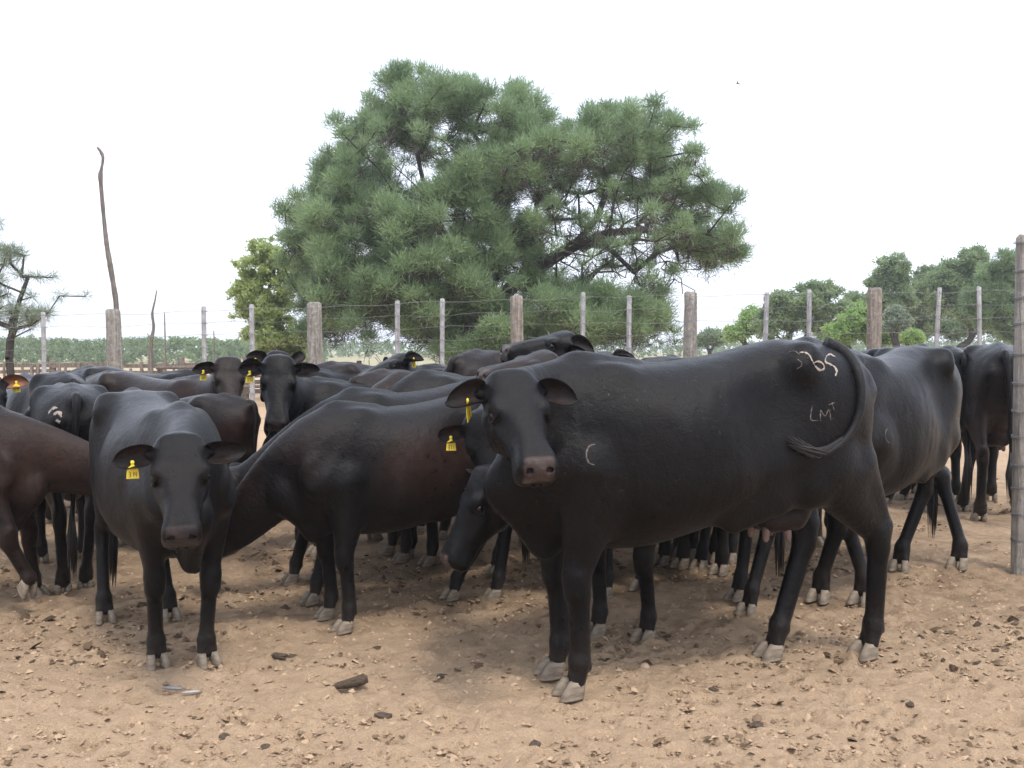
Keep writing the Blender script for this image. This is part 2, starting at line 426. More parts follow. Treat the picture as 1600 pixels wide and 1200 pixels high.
SEG = {'0': 'abcdef', '1': 'bc', '2': 'abged', '3': 'abgcd', '4': 'fgbc', '5': 'afgcd', '6': 'afgedc', '7': 'abc', '8': 'abcdefg', '9': 'abcfgd'}
def tag_mesh(num):
    """hanging ear tag: neck, shoulders and body; hangs along -z, faces -y"""
    b = MB(); o = [(-.006, 0), (.006, 0), (.007, -.022), (.019, -.032), (.025, -.045), (.028, -.083), (-.028, -.083), (-.025, -.045), (-.019, -.032), (-.007, -.022)]
    V = [(x, -.0012 + .10 * z * z * 0, z) for x, z in o] + [(x, .0012, z) for x, z in o]; n = len(o)
    b.add(V, [tuple(range(n)), tuple(range(2 * n - 1, n - 1, -1))] + [(i, i + n, (i + 1) % n + n, (i + 1) % n) for i in range(n)])
    b.add(*sphere_np((0, -.002, -.008), (.009, .004, .009), 10, 6))
    k = len(num); w = .0105; g = .0125
    for sidey in (-.0019, .0019):
        for c, ch in enumerate(num):
            cx = (c - (k - 1) / 2) * g * (1 if sidey < 0 else -1); cz = -.064; hw, hh, t = w * .36, .0105, .0028
            pos = {'a': (0, hh, hw * 2, t), 'g': (0, 0, hw * 2, t), 'd': (0, -hh, hw * 2, t), 'b': (hw, hh / 2, t, hh), 'c': (hw, -hh / 2, t, hh), 'f': (-hw, hh / 2, t, hh), 'e': (-hw, -hh / 2, t, hh)}
            for s_ in SEG[ch]:
                x, z, dx, dz = pos[s_]; b.box((cx + x * (1 if sidey < 0 else -1), sidey, cz + z), (dx, .0008, dz), mi=1)
    return b.mesh('ear_tag', [M['tag'], M['ink']], smooth=False)

TORSO = [(-.90, 1.20, 1.10, 1.15, .030), (-.865, 1.285, .98, 1.15, .115), (-.80, 1.335, .88, 1.12, .185), (-.70, 1.365, .80, 1.10, .228), (-.57, 1.392, .72, 1.08, .252),
         (-.43, 1.402, .665, 1.03, .262), (-.30, 1.388, .63, .95, .272), (-.12, 1.362, .585, .90, .305), (.08, 1.348, .550, .885, .325), (.26, 1.350, .535, .89, .315),
         (.40, 1.368, .540, .92, .275), (.52, 1.372, .56, .95, .238), (.64, 1.345, .60, .99, .20), (.75, 1.29, .67, 1.01, .165), (.84, 1.21, .76, 1.01, .12), (.90, 1.12, .88, 1.0, .05)]
HEADT = [(-.060, -.04, -.09, -.06, .035), (-.045, -.005, -.13, -.055, .066), (0, .018, -.175, -.055, .093), (.06, .026, -.215, -.045, .107), (.12, .018, -.235, -.045, .113), (.17, .016, -.232, -.055, .104),
         (.22, .014, -.212, -.06, .088), (.28, .012, -.180, -.065, .074), (.34, .010, -.158, -.07, .071), (.385, .008, -.148, -.07, .075), (.425, .002, -.140, -.07, .081), (.455, -.010, -.134, -.07, .079), (.474, -.028, -.118, -.07, .064)]
COATS = dict(black=((.0024, .0023, .0026), (.0037, .0029, .0028)), grey=((.0042, .0041, .0046), (.0062, .0046, .0040)), brown=((.0105, .0075, .0070), (.027, .0135, .0105)),
             dark=((.0045, .0043, .0047), (.0250, .0155, .0130)), rust=((.0145, .0095, .008), (.030, .0165, .0115)))

CATTLE = []
def cow(name, label, front, rear, size, coat='black', head=None, feet=None, res=.014, fine=None, tag_ear=None, ears=None, num='312', group='cattle crowded in the dusty pen',
        tail=None, fat=1.0, notail=False, udder=False, category='cow', ear_me=None, wrinkle=0.0, lift=None, eyes=True, belly=0.0, drop=.03, ln=.96, hw=1.06, fleck=.5, nosec=(.038, .030, .029)):
    """front / rear: world ground points between the fore and the hind feet; head: dict(poll, muzzle, look) in world space"""
    f, r = Vector(front), Vector(rear); d = f - r; yaw = math.atan2(d.y, d.x)
    ctr = (f + r) / 2; s = size; Rm = Matrix.Rotation(yaw, 3, 'Z'); off = Rm @ Vector((-.04 * s, 0, 0)); base = Vector((ctr.x - off.x * 0, ctr.y, 0))
    root = empty(name, base, label, category, group, yaw, s); root.scale = (s * ln, s, s); Sv = np.array([ln, 1, 1])
    Ri = Rm.transposed()
    L = lambda w: np.array(Ri @ (Vector(w) - base)) / s / Sv
    LV = lambda w: np.array(Ri @ Vector(w)) / Sv
    wb = d.length / s / 2 / ln
    fx0, rx0 = min(max(wb, .46), .66), -min(max(wb, .52), .72)
    ft = {'fl': (fx0, .15), 'fr': (fx0 + .03, -.15), 'rl': (rx0, .15), 'rr': (rx0 + .05, -.15)}
    for k_, w in (feet or {}).items():
        l = L(w); ft[k_] = (float(np.clip(l[0], -1.0, .95)), float(np.clip(l[1], -.42, .42)))
    # head frame
    if head is None: head = dict(poll=(1.02, 0, 1.32), muz=(1.34, 0, .98), look=(.7, 0, .6), local=True)
    if head.get('local'): poll, muz, look = (np.array(head[k_], float) for k_ in ('poll', 'muz', 'look'))
    else: poll, muz, look = L(head['poll']), L(head['muz']), LV(head['look'])
    hf = nrm(muz - poll); hu = nrm(look - hf * (look @ hf)); hs = np.cross(hu, hf)       # hs: the animal's left
    hk = head.get('k', 1.0)
    HP = lambda t, y, v: poll + hk * (hf * t + hs * y + hu * v)
    fl = fine or res
    hp = np.array([HP(t, y, v) for t in (-.08, .50) for y in (-.14, .14) for v in (-.26, .06)]); hlo, hhi = hp.min(0) - .01, hp.max(0) + .01
    lo = np.minimum(hlo, (-1.12, -.46, -.02)); hi = np.maximum(hhi, (1.0, .46, 1.50))
    lo, hi = lo - .03, hi + .03
    ax = [axis(lo[i], hi[i], res, [(hlo[i], hhi[i])], fl) for i in range(3)]
    G = Field(ax); E3 = np.eye(3); Yv = E3[1]
    tor = [list(x) for x in TORSO]
    for x in tor: x[4] *= fat; x[2] -= belly * math.exp(-((x[0] + .12) / .34) ** 2); x[1] -= drop * min(1, max(0, (x[0] + .45) / .9))
    G.loft((0, 0, 0), E3, tor, .05, 2.25)
    # neck
    Nb = v3(.58, 0, 1.08); Ne = HP(.035, 0, -.105); Ln = np.linalg.norm(Ne - Nb)
    P1 = Nb + Ln * head.get('p1', .40) * nrm(nrm((1, 0, .08)) * .75 + nrm(Ne - Nb) * .45); P2 = Ne + Ln * .30 * nrm(nrm(Nb - Ne) * .7 + nrm(-.65 * hf - .55 * hu) * .8)
    bz = lambda t: (1 - t)**3 * Nb + 3 * (1 - t)**2 * t * P1 + 3 * (1 - t) * t * t * P2 + t**3 * Ne
    K = 9; rr = np.interp(np.linspace(0, 1, K), [0, .35, .7, 1], [.265, .205, .155, .122]); ss = np.interp(np.linspace(0, 1, K), [0, .4, 1], [.60, .56, .78])
    if 'nk' in head: rr = rr * head['nk']
    for i in range(K - 1):
        a, b = bz(i / (K - 1)), bz((i + 1) / (K - 1)); tg = nrm(b - a); sd = nrm(np.cross((0, 0, 1), tg) + 1e-6)
        G.cone(a, b, rr[i], rr[i + 1], .035 if i else .08, sd, (ss[i] + ss[i + 1]) / 2)
    # dewlap and brisket
    prev = HP(.15, 0, -.20)
    dl = head.get('dewlap', 1.0)
    for i in range(K - 2, 0, -1):
        t = i / (K - 1); b = bz(t); q = b - v3(0, 0, 1) * rr[i] * (.92 + .14 * dl) + v3(.02, 0, 0)
        tg = nrm(q - prev); sd = nrm(np.cross((0, 0, 1), nrm(bz(t) - bz(t - .1))) + 1e-6)
        G.cone(prev, q, .045, .055, .05, sd, .42); prev = q
    G.cone(prev, v3(.86, 0, .80), .055, .085, .06, Yv, .5); G.cone(v3(.86, 0, .82), v3(.70, 0, .60), .10, .09, .07, Yv, .62)
    fp = [L(w) for w in head.get('flap', [])]
    for a, b in zip(fp[:-1], fp[1:]):
        sd = nrm(np.cross(b - a, LV(head['flapback']))); G.cone(a, b, .020, .017, .05)
    # shoulders, fore legs
    lf = lift or {}
    hooves = []
    for sg, key in ((1, 'fl'), (-1, 'fr')):
        x, y = ft[key]; sh = x - .54; lz = lf.get(key, 0)
        scp = v3(.44, sg * .12, 1.25 - drop); pt = v3(.72, sg * .155, .93); elb = v3(.47 + .22 * sh, sg * .165, .82)
        kn = v3(.53 + .70 * sh + .012, sg * .155 + (y - sg * .15) * .65, .445)
        fet = v3(x - .035, y, .135)
        if lz: kn = v3(.60 + .5 * sh, sg * .155, .52); fet = v3(x - .05, y, .15 + lz)
        G.cone(scp, pt, .10, .115, .06, Yv, .55); G.cone(pt, elb, .115, .115, .06, Yv, .62)
        G.cone(v3(.55 + .15 * sh, sg * .160, .88), kn + v3(0, 0, .03), .150, .058, .045, Yv, .72)
        G.cone(elb + v3(-.02, 0, -.03), kn + v3(-.02, 0, .10), .085, .045, .05, Yv, .7)
        G.cone(kn + v3(.010, 0, .03), kn + v3(.008, 0, -.035), .060, .054, .02, Yv, .95)
        G.cone(kn, fet, .044, .037, .03, Yv, .88)
        G.cone(kn + v3(-.018, 0, -.05), fet + v3(-.018, 0, 0), .028, .030, .03)
        G.cone(fet, fet + v3(-.004, 0, -.012), .044, .043, .02)
        if lz: hp_ = fet + v3(-.035, 0, -.085); hooves.append((hp_, sg, .9))
        else: hp_ = v3(x, y, -.006); hooves.append((hp_, sg, 0))
        for c_ in (-1, 1):
            G.cone(fet + v3(0, c_ * .013, -.02), (hp_ + v3(-.024, c_ * .024, .062)) if not lz else hp_ + v3(-.0, c_ * .022, .035), .034, .030, .02)
            G.cone(fet + v3(-.036, c_ * .020, -.020), fet + v3(-.042, c_ * .022, -.036), .014, .008, .010)
    for sg in (-1, 1):
        G.cone(v3(.30, sg * .372, 1.16), v3(.33, sg * .372, .80), .055, .060, .07, cut=True)      # behind the shoulder
        G.cone(v3(.60, sg * .262, 1.22), v3(.84, sg * .225, .92), .040, .045, .06, cut=True)      # before the shoulder
        G.cone(v3(-.18, sg * .365, .98), v3(-.20, sg * .345, .74), .060, .055, .08, cut=True)     # before the thigh
    # hips, hind legs
    for sg, key in ((1, 'rl'), (-1, 'rr')):
        x, y = ft[key]; sh = x + .62
        stf = v3(-.40 + .30 * sh, sg * .185, .80); hk_ = v3(-.765 + .62 * sh, sg * .145 + (y - sg * .15) * .6, .53)
        fet = v3(x - .045, y, .14)
        G.cone(v3(-.56, sg * .105, 1.12), stf, .21, .115, .07, Yv, .60)
        G.cone(v3(-.79, sg * .085, 1.13), v3(-.68 + .2 * sh, sg * .135, .84), .095, .105, .06, Yv, .75)
        G.cone(v3(-.56 + .2 * sh, sg * .160, .84), hk_ + v3(.012, 0, .02), .155, .054, .05, Yv, .60)
        G.cone(v3(-.72 + .3 * sh, sg * .145, .86), hk_ + v3(-.05, 0, .055), .075, .026, .05, Yv, .62)
        G.cone(hk_ + v3(-.045, 0, .05), hk_ + v3(-.02, 0, -.04), .027, .030, .03)
        G.cone(hk_ + v3(.006, 0, .03), hk_ + v3(.0, 0, -.04), .055, .046, .03, Yv, .78)
        G.cone(hk_, fet, .044, .038, .035, Yv, .82)
        G.cone(hk_ + v3(-.022, 0, -.05), fet + v3(-.020, 0, 0), .030, .030, .03)
        G.cone(fet, fet + v3(-.004, 0, -.012), .044, .043, .02)
        hp_ = v3(x, y, -.006); hooves.append((hp_, sg, 0))
        for c_ in (-1, 1):
            G.cone(fet + v3(0, c_ * .013, -.02), hp_ + v3(-.024, c_ * .024, .062), .034, .030, .02)
            G.cone(fet + v3(-.036, c_ * .020, -.020), fet + v3(-.042, c_ * .022, -.036), .014, .008, .010)
        G.cone(v3(-.46, sg * .185, 1.33), v3(-.42, sg * .205, 1.28), .046, .050, .11)       # hip bone
        G.cone(v3(-.84, sg * .085, 1.215), v3(-.86, sg * .090, 1.18), .045, .045, .05)       # pin bone
        G.ell((-.25, sg * .45, 1.15), E3, (.14, .18, .17), .20, cut=True)                   # hollow flank
        G.cone(v3(-.30, sg * .205, .74), v3(-.10, sg * .20, .66), .07, .05, .08, Yv, .5)     # flank fold
    G.cone(v3(-.60, 0, 1.375), v3(-.875, 0, 1.30), .035, .042, .06)                          # tail head
    G.cone(v3(.56, 0, 1.34 - drop), v3(.30, 0, 1.325 - drop), .050, .040, .07, Yv, .6)                     # withers
    G.cone(v3(-.40, 0, .68), v3(-.62, 0, .76), .10, .08, .08, Yv, .8)                        # belly behind the flanks
    # head
    hax = (hf, hs, hu); tb = [[x[0] * hk] + [q * hk for q in x[1:4]] + [x[4] * hk * hw] for x in HEADT]
    G.loft(poll, hax, tb, .035, lambda t: (2.3 + 1.2 * np.clip((t / hk - .30) / .10, 0, 1)).astype(np.float32))
    G.cone(HP(.12, .0, -.17), HP(.02, 0, -.17), .085 * hk, .09 * hk, .05, hs, .85)           # jaw
    for sg in (-1, 1):
        G.ell(HP(.205, sg * .112 * hw, -.020), hax, (.060 * hk, .022 * hk, .034 * hk), .035, cut=True)       # hollow before the eye
        G.ell(HP(.135, sg * .093 * hw, -.022), hax, (.042 * hk, .030 * hk, .030 * hk), .03)           # brow
        G.cone(HP(.19, sg * .090, -.088), HP(.31, sg * .058, -.080), .026, .018, .025)            # cheek bone
        G.cone(HP(.10, sg * .075, -.14), HP(.17, sg * .068, -.17), .055, .045, .04)              # jaw muscle
        if eyes: G.ell(HP(.160, sg * .126 * hw, -.044), hax, (.026 * hk, .022 * hk, .017 * hk), .006, cut=True); G.ring(HP(.160, sg * .109 * hw, -.044), hs * sg + .25 * hu, .0250 * hk, .0070 * hk, .010)
        G.ell(HP(.432, sg * .044, -.028), hax, (.030 * hk, .026 * hk, .028 * hk), .016)
        G.ell(HP(.466, sg * .040, -.034), hax, (.028 * hk, .014 * hk, .013 * hk), .006, cut=True)
        G.cone(HP(.466, sg * .048, -.036), HP(.442, sg * .076, -.056), .009, .005, .006, cut=True)
        G.cone(HP(.478, sg * .012, -.106), HP(.35, sg * .074, -.118), .0055, .006, .006, cut=True)  # mouth line
        G.cone(HP(.022, sg * .082 * hw, -.052), HP(.020, sg * .128 * hw, -.052), .046, .022, .045)                # ear root
    G.cone(HP(-.02, .05, -.03), HP(-.02, -.05, -.03), .042, .042, .05)                             # poll knob
    G.ell(HP(.415, 0, -.130), hax, (.040, .048, .020), .015)                                         # lower lip and chin
    V, Q = G.extract()
    # hide relief: ribs, neck folds, slight unevenness
    x, y, z = V.T; nr = np.c_[np.zeros(len(V)), np.sign(y), np.zeros(len(V))]
    rib = np.exp(-((x - .03) / .22) ** 2) * np.clip((np.abs(y) - .12) / .1, 0, 1) * np.clip((z - .68) / .15, 0, 1) * np.clip((1.28 - z) / .1, 0, 1)
    V[:, 1] += np.sign(y) * rib * .0010 * (.2 + 1.3 * vnoise(x * 5, z * 4, size * 9, 4)) * np.sin((x + (z - .9) * .22 + .02 * vnoise(x * 7, z * 5, 0, 8)) * 2 * np.pi / .095)
    un = (fbm(x * 5.5, y * 5.5 + size * 17, z * 5.5, 31, 3) - .44) * np.clip((z - .5) / .2, 0, 1) * np.clip((.95 - x) / .2, .25, 1)
    V += np.c_[un * 0, np.sign(y) * un * .010, un * .008]
    if wrinkle:
        tt = np.clip((V - Nb) @ nrm(Ne - Nb) / Ln, 0, 1); w = np.clip((tt - .15) / .1, 0, 1) * np.clip((.92 - tt) / .1, 0, 1)
        tn = nrm(Ne - Nb); rad = (V - Nb) - ((V - Nb) @ tn)[:, None] * tn; rl = np.linalg.norm(rad, axis=1)[:, None] + 1e-6
        ph = tt * Ln / .034 + vnoise(V[:, 0] * 9, V[:, 1] * 9, V[:, 2] * 9, 5) * 1.5
        V += rad / rl * (w * wrinkle * (2.0 * vnoise(V[:, 0] * 6, V[:, 1] * 6, V[:, 2] * 6, 9)) * (np.sin(2 * np.pi * ph)))[:, None]
    # coat colours
    c1, c2 = COATS[coat]; c1, c2 = np.array(c1), np.array(c2)
    n1 = fbm(x * 1.6 + size * 31, y * 2.5, z * 1.8, 11, 3); side = np.clip((1.30 - z) / .22, 0, 1) * np.clip((z - .45) / .2, 0, 1)
    w = np.clip((n1 - .24) / .34, 0, 1) * side; C = c1 + (c2 - c1) * w[:, None]
    dust = np.clip((.34 - z) / .34, 0, 1) ** 1.6 * (.35 + .9 * fbm(x * 14, y * 14, z * 9, 3, 3)); C = C + dust[:, None] * np.array([.030, .024, .019])
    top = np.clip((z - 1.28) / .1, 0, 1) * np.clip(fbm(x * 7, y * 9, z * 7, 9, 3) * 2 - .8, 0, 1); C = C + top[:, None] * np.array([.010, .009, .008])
    hl = (V - poll) @ np.array([hf, hs, hu]).T / hk
    nz_ = np.clip((hl[:, 0] - .418 - .10 * np.abs(hl[:, 1])) / .010, 0, 1) * np.clip((hl[:, 2] + .096) / .008, 0, 1) * np.clip((.070 - np.abs(hl[:, 1])) / .010, 0, 1) * (np.abs(hl[:, 1]) < .10) * (hl[:, 0] < .56) * (hl[:, 2] < .05)
    nz_ *= np.clip(1.0 - np.clip((-.0 + hl[:, 2] + .012) / .02, 0, 1) * np.clip((.435 - hl[:, 0]) / .01, 0, 1), 0, 1)
    nn = .65 + .8 * fbm(x * 60, y * 60, z * 60, 4, 2)
    C = C * (1 - nz_)[:, None] + (np.array(nosec) * nz_[:, None]) * nn[:, None]
    inhead = (hl[:, 0] > .05) & (hl[:, 0] < .45) & (np.abs(hl[:, 1]) < .16)
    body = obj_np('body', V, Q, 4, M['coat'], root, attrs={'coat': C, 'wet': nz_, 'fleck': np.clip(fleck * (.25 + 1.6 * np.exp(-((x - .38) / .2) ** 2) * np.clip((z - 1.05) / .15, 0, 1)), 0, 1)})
    for hp_, sg, pit in hooves:
        h = link(bpy.data.objects.new('hoof', HOOF), root); h.location = hp_; h.rotation_euler = (0, pit, sg * random.uniform(.02, .16)); h.scale = (.95, 1.0, .95)
    Rh = Matrix(((hf[0], hs[0], hu[0]), (hf[1], hs[1], hu[1]), (hf[2], hs[2], hu[2])))
    if eyes:
        for sg in (-1, 1):
            e = link(bpy.data.objects.new('eye', EYE), root); e.location = HP(.160, sg * .1015 * hw, -.043); e.scale = (hk,) * 3
    if udder:
        U = Field([axis(-.66, -.16, .007), axis(-.2, .2, .007), axis(.42, .82, .007)])
        U.cone(v3(-.40, 0, .66), v3(-.52, 0, .68), .085, .10, .04)
        for q in (-1, 1):
            U.cone(v3(-.38, q * .05, .62), v3(-.50, q * .06, .63), .045, .05, .04)
        Vu, Qu = U.extract(); ud = obj_np('udder', Vu, Qu, 4, M['coat'], root, attrs={'coat': np.tile(np.array([.016, .011, .010]), (len(Vu), 1)), 'wet': np.zeros(len(Vu))})
        for q in (-1, 1):
            for a_, b_ in ((v3(-.355, q * .055, .60), v3(-.35, q * .062, .535)), (v3(-.46, q * .062, .60), v3(-.465, q * .070, .535))):
                MB().tube([a_, a_ * .6 + b_ * .4, a_ * .2 + b_ * .8, b_], [.019, .018, .015, .008], 10).build('teat', M['teat'], ud)
    # ears
    ed = ears or {}
    for sg, k_ in ((1, 'l'), (-1, 'r')):
        dr, up = ed.get(k_, ((.05, 1.0, -.12), (.45, 0.0, 1.0)))
        e = link(bpy.data.objects.new('ear', ear_me or EAR), root)
        dx = nrm(hf * dr[0] + hs * sg * dr[1] + hu * dr[2]); uz = hf * up[0] + hs * sg * up[1] + hu * up[2]; uz = nrm(uz - dx * (uz @ dx)); yy = np.cross(uz, dx)
        mt = Matrix(((dx[0], yy[0], uz[0]), (dx[1], yy[1], uz[1]), (dx[2], yy[2], uz[2]))).to_4x4()
        mt.translation = Vector(HP(.022, sg * .106 * hw, -.052)); e.matrix_basis = mt @ Matrix.Scale(hk * .88, 4)
        if tag_ear and k_ in tag_ear:
            tg = link(bpy.data.objects.new('ear_tag', tag_mesh(num)), e)
            # hang vertically in the world and turn to face out of the ear
            We = (Matrix.Translation(base) @ Matrix.Rotation(yaw, 4, 'Z') @ Matrix.Diagonal((s * ln, s, s, 1))) @ e.matrix_basis
            p_w = We @ Vector((.105, .012, .010)); fwd = (We.to_3x3() @ Vector((0, 0, 1))); az_ = math.atan2(fwd.x, -fwd.y) + ed.get('turn', 0)
            Rt = Matrix.Rotation(az_, 4, 'Z') @ Matrix.Rotation(ed.get('tilt', 0), 4, 'Y')
            tg.matrix_basis = We.inverted() @ (Matrix.Translation(p_w + fwd.normalized() * .006) @ Rt @ Matrix.Scale(s * ed.get('ts', 1.0), 4))
    # tail
    if not notail:
        if tail is None:
            sw = random.uniform(-.05, .05)
            tail = [(-.84, 0, 1.325), (-.895, 0, 1.31), (-.925, sw * .3, 1.20), (-.925, sw, .95), (-.905, sw * 1.4, .70), (-.90, sw * 1.6, .52)]
        else: tail = [tuple(L(w)) for w in tail]
        tp = np.array(tail); tt = np.linspace(0, len(tp) - 1, 26); tab = np.c_[np.arange(len(tp)), tp]
        cm = catmull(tab, 26)[1:].T; rt = np.interp(tt / tt[-1], [0, .2, .7, 1], [.036, .028, .018, .012])
        b = MB().tube(cm, rt, 10)
        tl = obj_np('tail', np.vstack(b.V), tube_np(cm, rt, 10)[1], 4, M['coat'], root,
                    attrs={'coat': np.tile(c1 * 1.1, (len(b.V[0]), 1)), 'wet': np.zeros(len(b.V[0]))})
        sb = MB(); e0, dd = cm[-1], nrm(cm[-1] - cm[-3]) * .6 + v3(0, 0, -.6); lsw = .30
        for i in range(46):
            a = random.uniform(0, 6.28); rad = random.uniform(.1, 1) * .03; of = v3(math.cos(a), math.sin(a), 0) * rad; ln = lsw * random.uniform(.6, 1)
            sb.tube([e0 + dd * .02 * 0 - dd * random.uniform(0, .12) + of * .3, e0 + dd * ln * .45 + of * 1.2, e0 + dd * ln + of * .9 + v3(0, 0, -.02)], [.004, .005, .0008], 4)
        sb.build('tail_switch', M['hair'], tl)
    CATTLE.append((root, body, V))
    return root, body, V, Q, HP
#@@SCENE
# ================================================================== THE PLACE
# ------------------------------------------------------------------ ground
def ground_material():
    m, t, p = mat('trampled_sandy_soil'); tc = N(t, 'ShaderNodeTexCoord'); P_ = tc.outputs['Object']
    big = noise(t, P_, .55, 5, .6, .4); mid = noise(t, P_, 3.5, 8, .68, .5); fin = noise(t, P_, 30, 8, .75); gr = noise(t, P_, 190, 3, .7)
    c = ramp(t, fin.outputs[0], [(.26, (.30, .200, .125)), (.38, (.50, .355, .230)), (.68, (.57, .415, .28))]).outputs[0]
    c = mixc(t, 1, c, ramp(t, gr.outputs[0], [(.3, (.80,) * 3), (.7, (1.16,) * 3)]).outputs[0], 'MULTIPLY')
    # trodden dung, plus the herd's shade painted in, darkens the middle of the pen
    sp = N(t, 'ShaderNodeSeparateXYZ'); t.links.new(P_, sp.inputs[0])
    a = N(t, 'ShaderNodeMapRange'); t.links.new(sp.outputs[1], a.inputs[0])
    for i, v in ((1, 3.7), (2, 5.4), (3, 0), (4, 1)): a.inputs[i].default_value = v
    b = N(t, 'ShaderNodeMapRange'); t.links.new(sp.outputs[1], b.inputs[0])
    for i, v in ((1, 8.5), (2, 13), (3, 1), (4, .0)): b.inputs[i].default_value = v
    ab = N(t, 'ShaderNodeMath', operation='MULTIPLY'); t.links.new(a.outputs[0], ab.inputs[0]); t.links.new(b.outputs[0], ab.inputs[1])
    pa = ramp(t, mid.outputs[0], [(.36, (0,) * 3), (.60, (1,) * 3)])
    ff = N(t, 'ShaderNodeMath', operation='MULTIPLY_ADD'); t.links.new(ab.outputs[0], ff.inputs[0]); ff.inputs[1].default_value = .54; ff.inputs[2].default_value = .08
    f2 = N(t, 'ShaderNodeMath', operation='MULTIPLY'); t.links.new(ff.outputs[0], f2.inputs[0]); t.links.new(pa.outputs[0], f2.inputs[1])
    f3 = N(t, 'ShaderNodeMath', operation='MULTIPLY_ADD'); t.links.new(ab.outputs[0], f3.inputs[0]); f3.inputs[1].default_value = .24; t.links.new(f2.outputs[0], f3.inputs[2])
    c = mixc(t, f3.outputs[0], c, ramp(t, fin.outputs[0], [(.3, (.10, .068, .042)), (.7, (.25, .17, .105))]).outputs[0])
    c = mixc(t, ramp(t, big.outputs[0], [(.35, (0,) * 3), (.7, (.3,) * 3)]).outputs[0], c, (.40, .275, .17))
    # pasture beyond the pens
    g0 = N(t, 'ShaderNodeMapRange'); t.links.new(sp.outputs[1], g0.inputs[0])
    for i, v in ((1, 55), (2, 75), (3, 0), (4, 1)): g0.inputs[i].default_value = v
    gc = ramp(t, noise(t, P_, .35, 6, .65).outputs[0], [(.35, (.26, .25, .14)), (.65, (.38, .34, .22))]).outputs[0]
    c = mixc(t, g0.outputs[0], c, gc)
    t.links.new(c, p.inputs['Base Color']); p.inputs['Roughness'].default_value = .95; p.inputs['Specular IOR Level'].default_value = .15
    nb = bump(t, mid.outputs[0], .6, .04); nb = bump(t, fin.outputs[0], 1.0, .022, nb); nb = bump(t, gr.outputs[0], .9, .006, nb)
    t.links.new(nb, p.inputs['Normal']); return m
def ground_h(x, y):
    f = np.clip((16 - y) / 5, 0, 1) * np.clip((y - 1) / 1, 0, 1)
    h = (fbm(x * 1.1, y * 1.1, 0, 21, 3) - .45) * .030 + (fbm(x * 5, y * 5, 0, 22, 4) - .47) * .030
    c = fbm(x * 11, y * 11, 0, 23, 3); h = h + np.clip(c - .50, 0, 1) * .09
    h = h + (fbm(x * 26, y * 26, 0, 24, 2) - .37) * .012
    return (h - .006) * f - .004
def grow(a, hi, step, g):
    out = [a]
    while out[-1] < hi: out.append(out[-1] + step); step *= g
    return out
gy = [-30, -12, -4, 0, 1.2, 1.8] + list(np.arange(2.0, 2.9, .05)) + list(np.arange(2.9, 5.0, .017)) + grow(5.0, 600, .019, 1.03)
gxp = grow(2.6, 500, .03, 1.05); gx = [-x for x in gxp[::-1]] + list(np.arange(-2.58, 2.59, .022)) + gxp
gx, gy = np.array(gx), np.array(gy); XX, YY = np.meshgrid(gx, gy, indexing='ij'); ZZ = ground_h(XX, YY)
rh = np.random.default_rng(77)                            # cloven hoof prints all over the pen
for _ in range(2600):
    y_ = 2.8 + 8.2 * rh.random() ** 1.4; x_ = (rh.random() * 2 - 1) * (.62 * y_ + .3); i0, i1 = np.searchsorted(gx, (x_ - .11, x_ + .11)); j0, j1 = np.searchsorted(gy, (y_ - .11, y_ + .11))
    if i1 - i0 < 3 or j1 - j0 < 3: continue
    a_ = rh.random() * 6.28; X_, Y_ = XX[i0:i1, j0:j1] - x_, YY[i0:i1, j0:j1] - y_; u_ = X_ * math.cos(a_) + Y_ * math.sin(a_); v_ = -X_ * math.sin(a_) + Y_ * math.cos(a_)
    r_ = np.sqrt((u_ / .055) ** 2 + (v_ / .045) ** 2) ; dp = .006 + .012 * rh.random()
    ZZ[i0:i1, j0:j1] += -dp * np.exp(-r_ ** 4) + dp * .55 * np.exp(-((r_ - 1.35) / .3) ** 2) + dp * .3 * np.exp(-(v_ / .008) ** 2) * (r_ < 1)
V = np.c_[XX.ravel(), YY.ravel(), ZZ.ravel()]; ny = len(gy); i, j = np.meshgrid(np.arange(len(gx) - 1), np.arange(ny - 1), indexing='ij'); a = (i * ny + j).ravel()
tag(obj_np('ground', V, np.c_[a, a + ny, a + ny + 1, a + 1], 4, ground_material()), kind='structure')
print('ground', len(V), time.time() - T0)

